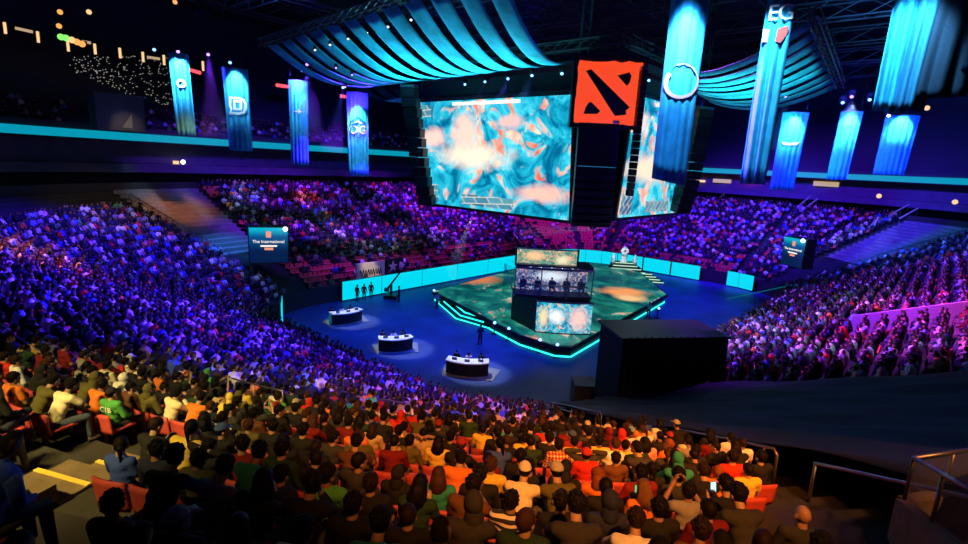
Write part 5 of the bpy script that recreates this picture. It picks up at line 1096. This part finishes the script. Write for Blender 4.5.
# printed letters on the green jacket, yellow bag with red mark, phones
if (116, 408) in SPECIAL:
    rt, pr = SPECIAL[(116, 408)]; me = text_mesh('C1B', .15, .004); me.materials.clear(); me.materials.append(M['emblem_white']); e = link(me, 'printed_letters', rt); e.matrix_local = frame_m(Vector(pr['chest'])+Vector((0, -.14, -.02)), Vector((1, 0, 0)), Z)
def world(rt, v): return Matrix.LocRotScale(rt.location, rt.rotation_euler, rt.scale) @ Vector(v)
if (321, 442) in SPECIAL:
    rt, pr = SPECIAL[(321, 442)]; p = world(rt, Vector(pr['chest'])+Vector((-.1, -.2, -.22))); bg = empty('drawstring_bag', p, rt.rotation_euler.z, label='yellow drawstring bag with red mark on a black jacketed back', cat='bag')
    MB().ball((0, 0, 0), (.15, .06, .2), 14, 9).obj('sack', 'bag_yellow' if 'bag_yellow' in M else mat('bag_yellow', (.75, .5, .12), .8), bg, True); MB().tube([(-.12, .0, .1), (-.09, .06, .28), (-.02, .05, .2)], .008, 5).obj('cord', 'black_cloth', bg); MB().tube([(.12, .0, .1), (.09, .06, .28), (.02, .05, .2)], .008, 5).obj('cord', 'black_cloth', bg)
    MB().plate([(.06*(1 if i % 2 == 0 else .6)*math.cos(math.radians(i*45)), .06*(1 if i % 2 == 0 else .6)*math.sin(math.radians(i*45))) for i in range(8)], (.0, -.062, -.02), Vector((1, 0, 0)), Z, .006).obj('red_mark', 'emblem_red', bg)
for kx, m, lab in (((741, 508), 'phone_glow', 'glowing white phone held up at the lower right'), ((653, 518), 'phone_green', 'phone with green lit screen held up in the front rows')):
    if kx in SPECIAL:
        rt, pr = SPECIAL[kx]; p = world(rt, Vector(pr['chest'])+Vector((.05, .40, .02))); ph = empty('phone', p, rt.rotation_euler.z, label=lab, cat='phone'); ph.rotation_euler.x = -.25
        MB().box((0, 0, 0), (.085, .012, .165)).obj('case', 'black_metal', ph); MB().box((0, -.008, 0), (.078, .004, .15)).obj('screen', m, ph)
# the rest of the crowd: one object of several thousand seated figures ------------------
def lod(nr, torso_n, legs):
    mb = MB(); spans = {}
    def part(nm, f): a = len(mb.v); f(); spans[nm] = spans.get(nm, [])+[(a, len(mb.v))]
    part('skin', lambda: mb.ball((0, .03, 1.22), (.085, .1, .12), nr, max(4, nr-2)))
    def tor():
        mb.tube([(0, -.03, .45), (0, -.04, .7), (0, -.0, .95), (0, .0, 1.08)], [.17, .17, .2, .07], torso_n)
        for sx in (-1, 1): mb.tube([(sx*.19, 0, .99), (sx*.25, .1, .74), (sx*.12, .3, .66)], [.07, .06, .04], 4 if not legs else 5)
    part('shirt', tor)
    part('legs', lambda: [mb.tube([(sx*.09, .02, .5), (sx*.15, .42, .53)]+([(sx*.15, .46, .08)] if legs else []), [.1, .07]+([.05] if legs else []), 4 if not legs else 5) for sx in (-1, 1)])
    V = np.array(mb.v, np.float32); lab = np.zeros(len(V), np.int32)
    for nm, code in (('skin', 0), ('shirt', 1), ('legs', 2)):
        for a, b in spans[nm]: lab[a:b] = code
    hm = (lab == 0) & ((V[:, 2] > 1.25) | ((V[:, 1] < .03) & (V[:, 2] > 1.17))); lab[hm] = 3
    # triangulated faces
    tri = []
    for f in mb.f:
        for j in range(1, len(f)-1): tri.append((f[0], f[j], f[j+1]))
    return V, lab, np.array(tri, np.int32)
LODS = [(24, lod(9, 8, True)), (48, lod(6, 6, True)), (999, lod(5, 5, False))]
CROWDC = ['black']*26+['charcoal']*8+['navy']*5+['grey']*7+['white']*5+['cream']*3+['red']*2+['light blue']*3+['blue']*3+['tan']*2+['maroon']+['dark green']+['orange']+['green']+['pink']
nrng = np.random.default_rng(3)
VV_, TT_, CCc, off = [], [], [], 0; done = set(PERS); ncrowd = 0; sv, sf, soff = [], [], 0
SB = MB(); rows = [[(x, -.2-.05*f, .42+.42*f) for x in (-.23, .23)] for f in (0, 1)]; SB.sheet(rows, .05); SB.sheet([[(x, y, .43) for x in (-.23, .23)] for y in (-.18, .24)], .06)
SBV = np.array(SB.v, np.float32); SBT = np.array([(f[0], f[j], f[j+1]) for f in SB.f for j in range(1, len(f)-1)], np.int32)
for i, (seg, t, k, d, p, q) in enumerate(SEATS):
    if i in NEARSET: continue
    y = yaw_of(seg, t)+rnd.uniform(-.25, .25); c_, s_ = math.cos(y), math.sin(y); R2 = np.array([[c_, -s_, 0], [s_, c_, 0], [0, 0, 1]], np.float32); pp = np.array(p, np.float32)
    o_ = occ.get(i, rnd.random() < par(seg, t, d))
    if not o_ or q[2] < 17: sv.append(SBV @ R2.T+pp); sf.append(SBT+soff); soff += len(SBV)
    if not o_: continue
    V, lab, T = next(l for dd, l in LODS if q[2] < dd)
    ncrowd += 1; s = rnd.uniform(.93, 1.07); X = V.copy(); le = rnd.uniform(-.1, .35); X[:, 1] += np.maximum(0, X[:, 2]-.5)*math.sin(le); X[:, 0] += np.maximum(0, X[:, 2]-.5)*rnd.uniform(-.15, .15); X *= s
    X += np.array([rnd.uniform(-.05, .05), rnd.uniform(-.05, .08), 0], np.float32)
    VV_.append(X @ R2.T+pp); TT_.append(T+off); off += len(V)
    kx = keyed.get(i); sh = SC.get(kx[2], (.4, .35, .3)) if kx else SC[rnd.choice(CROWDC)]
    j = rnd.uniform(.75, 1.2); pal = np.array([rnd.choice(SKINS), [min(1, a*j) for a in sh], rnd.choice([(.03, .03, .04), (.05, .06, .1), (.12, .1, .08)]), rnd.choice(HC)[1]], np.float32)
    CCc.append(pal[lab])
for k in range(5):                                        # upper deck, first rows above the ribbon on the left
    for seg, t0, t1 in (('C2', 236, 270), ('L', C2[0], C3[0])):
        d = 27.95+.95*k; L = math.radians(abs(t1-t0))*(RC+d) if seg in CC else abs(t1-t0); n = int(L/.6)
        for i in range(n):
            if nrng.random() > (.75 if seg == 'L' else .4): continue
            t = t0+(t1-t0)*(i+.5)/n; p = P(seg, t, d, 16.4+.52*k); y = yaw_of(seg, t); c_, s_ = math.cos(y), math.sin(y); R2 = np.array([[c_, -s_, 0], [s_, c_, 0], [0, 0, 1]], np.float32); V, lab, T = LODS[2][1]
            VV_.append(V @ R2.T+np.array(p, np.float32)); TT_.append(T+off); off += len(V); sh = SC[rnd.choice(CROWDC)]; CCc.append(np.array([rnd.choice(SKINS), sh, (.03, .03, .04), (.006, .005, .005)], np.float32)[lab])
def np_mesh(name, V, T, m):
    me = bpy.data.meshes.new(name); me.vertices.add(len(V)); me.vertices.foreach_set('co', V.ravel()); me.loops.add(T.size); me.loops.foreach_set('vertex_index', T.ravel().astype(np.int32)); me.polygons.add(len(T)); me.polygons.foreach_set('loop_start', np.arange(0, T.size, 3, dtype=np.int32)); me.update(calc_edges=True); me.validate(); me.materials.append(M[m]); me.polygons.foreach_set('use_smooth', [True]*len(me.polygons)); return me
V = np.concatenate(VV_); me = np_mesh('crowd', V, np.concatenate(TT_), 'crowd_colours'); lay = me.color_attributes.new('tone', 'FLOAT_COLOR', 'POINT'); cc = np.concatenate(CCc); lay.data.foreach_set('color', np.concatenate([cc, np.ones((len(cc), 1), np.float32)], 1).ravel())
tag(link(me, 'crowd'), 'thousands of distant seated spectators filling every far block of the arena', 'crowd', kind='stuff')
V = np.concatenate(sv); me = np_mesh('seating', V, np.concatenate(sf), 'red_plastic'); me.polygons.foreach_set('use_smooth', [False]*len(me.polygons)); tag(link(me, 'seating'), 'distant rows of red arena seats around the floor', 'seats', kind='stuff')
print('crowd', ncrowd, 'verts', off, 'seatverts', soff)
# upper deck spectators in the first rows above the ribbon (left)
# crew and casters ---------------------------------------------------------------------
def small_person(p, yaw, pose, shirt, label, group=None, hair='short'):
    pr = PSTAND if pose == 'stand' else (PCAM if pose == 'camera' else PP[pose][1]); rt = bpy.data.objects.new('person', pr['body']); COL.objects.link(rt); rt.color = (*rnd.choice(SKINS), 1); rt.location = p; rt.rotation_euler = (0, 0, yaw); tag(rt, label, 'person', group)
    link(pr['shirt'], 'shirt', rt, col=SC[shirt]); link(pr['trousers'], 'trousers', rt, col=(.02, .02, .03)); link(pr['shoes'], 'shoes', rt); link(HAIR[hair], 'hair', rt, col=(.015, .012, .01), loc=pr['head'], rot=pr['hrot']); return rt
chair_mb = MB(); chair_mb.sheet([[(x, -.22, .45+.45*f) for x in (-.23, 0, .23)] for f in (0, .5, 1)], .04); CB = chair_mb.mesh('backrest', 'black_metal'); chair_mb = MB(); chair_mb.box((0, 0, .42), (.46, .44, .05)); CS = chair_mb.mesh('seat', 'black_metal'); chair_mb = MB(); chair_mb.cyl((0, 0, .05), (0, 0, .42), .035); chair_mb.box((0, 0, .04), (.5, .07, .05)); chair_mb.box((0, 0, .04), (.07, .5, .05)); CB2 = chair_mb.mesh('base', 'steel')
for di, (r_, w, yaw) in enumerate(DESKS):
    nm = ['farthest', 'middle', 'nearest'][di]
    for k in range(3):
        p = r_.matrix_basis @ Vector((-w*.3+w*.3*k, .75-.3*(k == 1), 0)); p.z = .05
        rt = empty('chair', p, yaw+PI, label='black swivel chair behind the %s analyst desk, %s' % (nm, ['left', 'centre', 'right'][k]), cat='chair'); link(CB, 'backrest', rt); link(CS, 'seat', rt); link(CB2, 'base', rt)
        small_person(p, yaw+PI, [0, 2, 5][k], ['black', 'white', 'navy'][k], 'person in %s top seated behind the %s analyst desk' % (['black', 'white', 'navy'][k], nm))
for i, (px, py, pose) in enumerate(((357, 301, 'stand'), (364, 300, 'stand'), (371, 298, 'stand'))):
    small_person(at_z(px, py, 0), rnd.uniform(-.5, .5), pose, 'black', 'person in black standing against the glowing far LED board, %s of three' % ['left', 'middle', 'right'][i])
small_person(at_z(399, 302, 0), 2., 'camera', 'charcoal', 'person in dark clothes working beside the camera crane'); small_person(at_z(437, 309, 0), 1., 'camera', 'grey', 'person in grey at the left tip of the stage')
small_person(at_z(480, 345, 0), .4, 'camera', 'charcoal', 'person in dark clothes on the floor behind the nearest desk'); small_person(at_z(648, 318, 0), 2.5, 'camera', 'light blue', 'person in pale blue on the floor right of the stage')
for i in range(5):
    x = txL+.75+(txR-txL-1.5)*i/4; small_person(two+Vector((x, 1.75, tz1+.2)), PI, 0, ['navy', 'white', 'navy', 'black', 'navy'][i], 'player seated in the glass booth on the stage, %s from the left' % ordw(i+1)); 
    rt = empty('chair', two+Vector((x, 1.8, tz1+.2)), PI, label='black chair in the glass booth on stage, %s from the left' % ordw(i+1), cat='chair'); link(CB, 'backrest', rt); link(CS, 'seat', rt); link(CB2, 'base', rt)
# ================================================================== LIGHT AND CAMERA
BLUE = (.05, .01, 1.); VIO = (.19, .012, 1.); MAG = (1., .08, .55); WARM = (1., .30, .05); YEL = (1., .72, .22); RED = (1., .08, .06); CYAN = (.08, .6, 1.)
K = 1.
# front house lamps on the near rows
spot('house_light', (3, -6, 27), P('C1', 143, 13.5, 7.5), 30000*K, WARM, 31, .8, .5)
spot('house_light', (9, -2, 26), P('C1', 136.5, 14, 8), 30000*K, (1, .25, .03), 24, .8, .5)
spot('house_light', (-12, -6, 27), hit(125, 415), 26000*K, YEL, 21, .8, .5)
spot('house_light', (-9, -2, 24), hit(55, 475), 9000*K, (1, .7, .15), 15, .6, .3)
spot('house_light', (-10, -3, 25), hit(170, 465), 13000*K, (1, .68, .2), 22, .9, .4)
spot('house_light', (12, 0, 22), hit(905, 500), 8000*K, (1, .36, .1), 20, .7, .3)
# blue wash over the left stand
spot('wash_light', (-9, 36, 29), P('S', -30, 13, 6), 240000*K, BLUE, 60, .9, .6)
spot('wash_light', (-19, 48, 29), P('C2', 215, 11, 6), 160000*K, BLUE, 56, .9, .6)
spot('wash_light', W(23, -19, 29), P('C1', 172, 7, 4), 170000*K, BLUE, 46, .9, .6)
spot('wash_light', (-30, 34, 28), hit(28, 262), 70000*K, (1, .2, .1), 22, .9, .5)
spot('wash_light', (-22, 36, 28), hit(72, 285), 22000*K, (1, .14, .22), 18, .9, .5)
spot('wash_light', (-16, 26, 27), hit(120, 212), 14000*K, (1, .6, .25), 24, .9, .5)
# far side
spot('wash_light', W(34, -44, 28), P('L', 38, 12, 6), 190000*K, VIO, 66, .9, .6)
spot('wash_light', W(61.5, -49, 28), P('L', 55, 13, 6), 170000*K, VIO, 72, .9, .6)
spot('wash_light', W(36, -46, 28), hit(312, 205), 70000*K, RED, 16, .9, .6)
spot('wash_light', W(63, -40, 28), P('C3', 315, 13, 6), 130000*K, VIO, 75, .9, .6)
spot('wash_light', W(63, -28, 28), P('C4', 0, 15, 6), 200000*K, (.09, .012, 1), 75, .9, .6)
# right hand stand
spot('wash_light', W(64, -20, 28), P('N', 60, 12, 6), 130000*K, (.2, .015, 1.), 66, .9, .6)
spot('wash_light', W(36, -20, 28), P('N', 40, 8, 5), 170000*K, (.26, .015, 1.), 60, .9, .6)
spot('wash_light', W(36, -22, 28), P('N', 36, 17, 8), 70000*K, MAG, 38, .9, .6)
spot('wash_light', W(40, -22, 28), P('N', 50, 19, 8), 60000*K, (1, .05, .25), 38, .9, .6)
spot('wash_light', W(42, -18, 27), hit(915, 322), 26000*K, (1, .08, .8), 24, .9, .4)
spot('booth_lamp', at_r(128, 112, 58), at_r(127, 125, 62), 250*K, (1, .8, .5), 40, .8, .2)
# floor wash
spot('floor_light', W(32, -19, 28), W(33, -33, 0), 60000*K, (.015, .05, 1), 52, .9, .8)
spot('floor_light', W(63, -20, 28), W(62, -26, 0), 45000*K, (.015, .05, 1), 60, .9, .8)
# steps catching blue light in the corners
spot('corner_light', W(20, -44, 28), P('C2', 256, 9, 5), 70000*K, (.05, .25, 1), 18, .8, .5)
spot('corner_light', W(20, -46, 28), P('C2', 255, 17, 9), 36000*K, (1, .25, .08), 20, .9, .5)
spot('corner_light', W(64, -22, 28), P('C4', 46, 16, 8), 40000*K, (.05, .3, 1), 30, .8, .5)
spot('aisle_light', (4, 30, 26), P('C1', 132.4, 5, 4), 6000*K, (.25, .45, 1), 14, .6, .3)
# banners, lit from above
def banner_light(pt, pb, dist, power, col, deg, f=.38):
    pt, pb = Vector(pt), Vector(pb); r = Vector((pt.x, pt.y, 0)).normalized(); p = pt-r*dist+Z*.7; spot('banner_light', p, pt.lerp(pb, f), power, col, deg, .6, .15)
for a, b, w in (((178, 54), (187, 136), 2.2), ((235, 69), (241, 151), 1.5), ((298, 81), (300, 165), .6), ((357, 93), (359, 176), 2.6)): banner_light(at_r(*a, 66.5 if a[0] == 357 else 62), at_r(*b, 62), 2.6, 3800*w*K, (.45, .75, 1), 48, .3)
for a, b, w in (((796, 113), (781, 190), 1.3), ((852, 112), (836, 180), 1.2), ((903, 116), (888, 175), .8)): banner_light(at_r(*a, 75), at_r(*b, 75), 3., 6000*w*K, (.5, .8, 1), 44, .28)
spot('banner_light', at_r(690, -60, 32), at_r(683, 60, 36), 18000*K, (.6, .85, 1), 34, .8, .2)
spot('banner_light', at_r(690, -90, 31.5), at_r(679, 100, 36), 14000*K, (.2, .5, 1), 46, .8, .2)
spot('banner_light', at_r(770, -60, 36), at_r(768, 70, 40), 13000*K, (.4, .75, 1), 46, .8, .2)
spot('banner_light', at_r(915, -60, 27), at_r(905, 60, 30), 6500*K, (.3, .75, 1), 52, .8, .2)
# canopies lit from below by their own lamps
spot('canopy_light', W(34, -38, 18), W(34, -38, 25), 5500*K, (.1, .75, 1), 150, .8, .8)
spot('canopy_light', W(36, -30, 18), W(35, -29, 25), 4000*K, (.1, .8, .9), 130, .8, .8)
spot('canopy_light', W(48, -14, 17), W(49, -15, 23), 4800*K, (.1, .8, .9), 130, .8, .8)
spot('canopy_light', W(50, -55, 18), W(50, -55, 24), 2500*K, (.1, .7, 1), 130, .8, .8)
# violet glow of the upper deck and the roof; blue deck spots added instead of haze
spot('deck_light', at_r(296, 70, 60), at_r(300, 150, 75), 26000*K, (.06, .03, 1), 80, .9, .4)
spot('deck_light', at_r(208, 54, 60), at_r(214, 140, 72), 20000*K, (.16, .03, 1), 60, .9, .4)
spot('deck_light', at_r(846, 95, 68), at_r(846, 170, 85), 50000*K, (.03, .04, 1), 100, .9, .4)
spot('deck_light', at_r(940, 90, 60), at_r(930, 190, 75), 26000*K, (.03, .06, 1), 100, .9, .4)
spot('roof_light', W(50, -10, 26), W(60, -2, 37), 40000*K, (.04, .3, 1), 120, .9, .6)
spot('roof_light', W(36, -60, 26), W(30, -62, 37), 16000*K, (.04, .15, 1), 120, .9, .6)
spot('fascia_light', (-20, 20, 17), (-38, 45, 12.5), 1500*K, (.4, .25, 1), 40, .9, .6)
spot('sign_lamp', at_y(287, 222, 49), at_y(268, 235, 50), 300*K, (.4, .9, 1), 100, .9, .2)
# desk lights, white on the three analyst desks
for r_, w, yaw in DESKS: spot('desk_light', r_.location+Vector((-3, 5, 20)), r_.location+Vector((.5, .5, .5)), 16000*K, (.9, .95, 1), 15, .5, .3)
spot('trophy_light', ttop+Vector((-4, -12, 14)), ttop+Vector((0, 0, 1)), 13000*K, (.9, 1, 1), 16, .5, .3)
spot('counter_light', at_y(366, 120, 46), at_v(370, 272, v0-.6), 16000*K, (1, .8, .5), 7, .5, .3)
w = bpy.data.worlds.new('World'); S.world = w; w.use_nodes = True; w.node_tree.nodes['Background'].inputs[0].default_value = (.12, .2, 1., 1); w.node_tree.nodes['Background'].inputs[1].default_value = .01
cam = bpy.data.cameras.new('camera'); co = bpy.data.objects.new('camera', cam); COL.objects.link(co); cam.sensor_width = 36.; cam.lens = F/968*36; cam.clip_start = .05; cam.clip_end = 400
mw = Matrix((RIGHT, UP, -FW)).transposed().to_4x4(); mw.translation = CAM; co.matrix_world = mw; S.camera = co
S.view_settings.view_transform = 'Standard'; S.view_settings.look = 'None'; S.view_settings.gamma = 1; S.view_settings.exposure = 0.; S.view_settings.use_curve_mapping = False
S.cycles.use_denoising = True; S.cycles.max_bounces = 4; S.cycles.diffuse_bounces = 2; S.cycles.glossy_bounces = 2; S.cycles.transmission_bounces = 3; S.cycles.transparent_max_bounces = 6; S.cycles.sample_clamp_indirect = 4
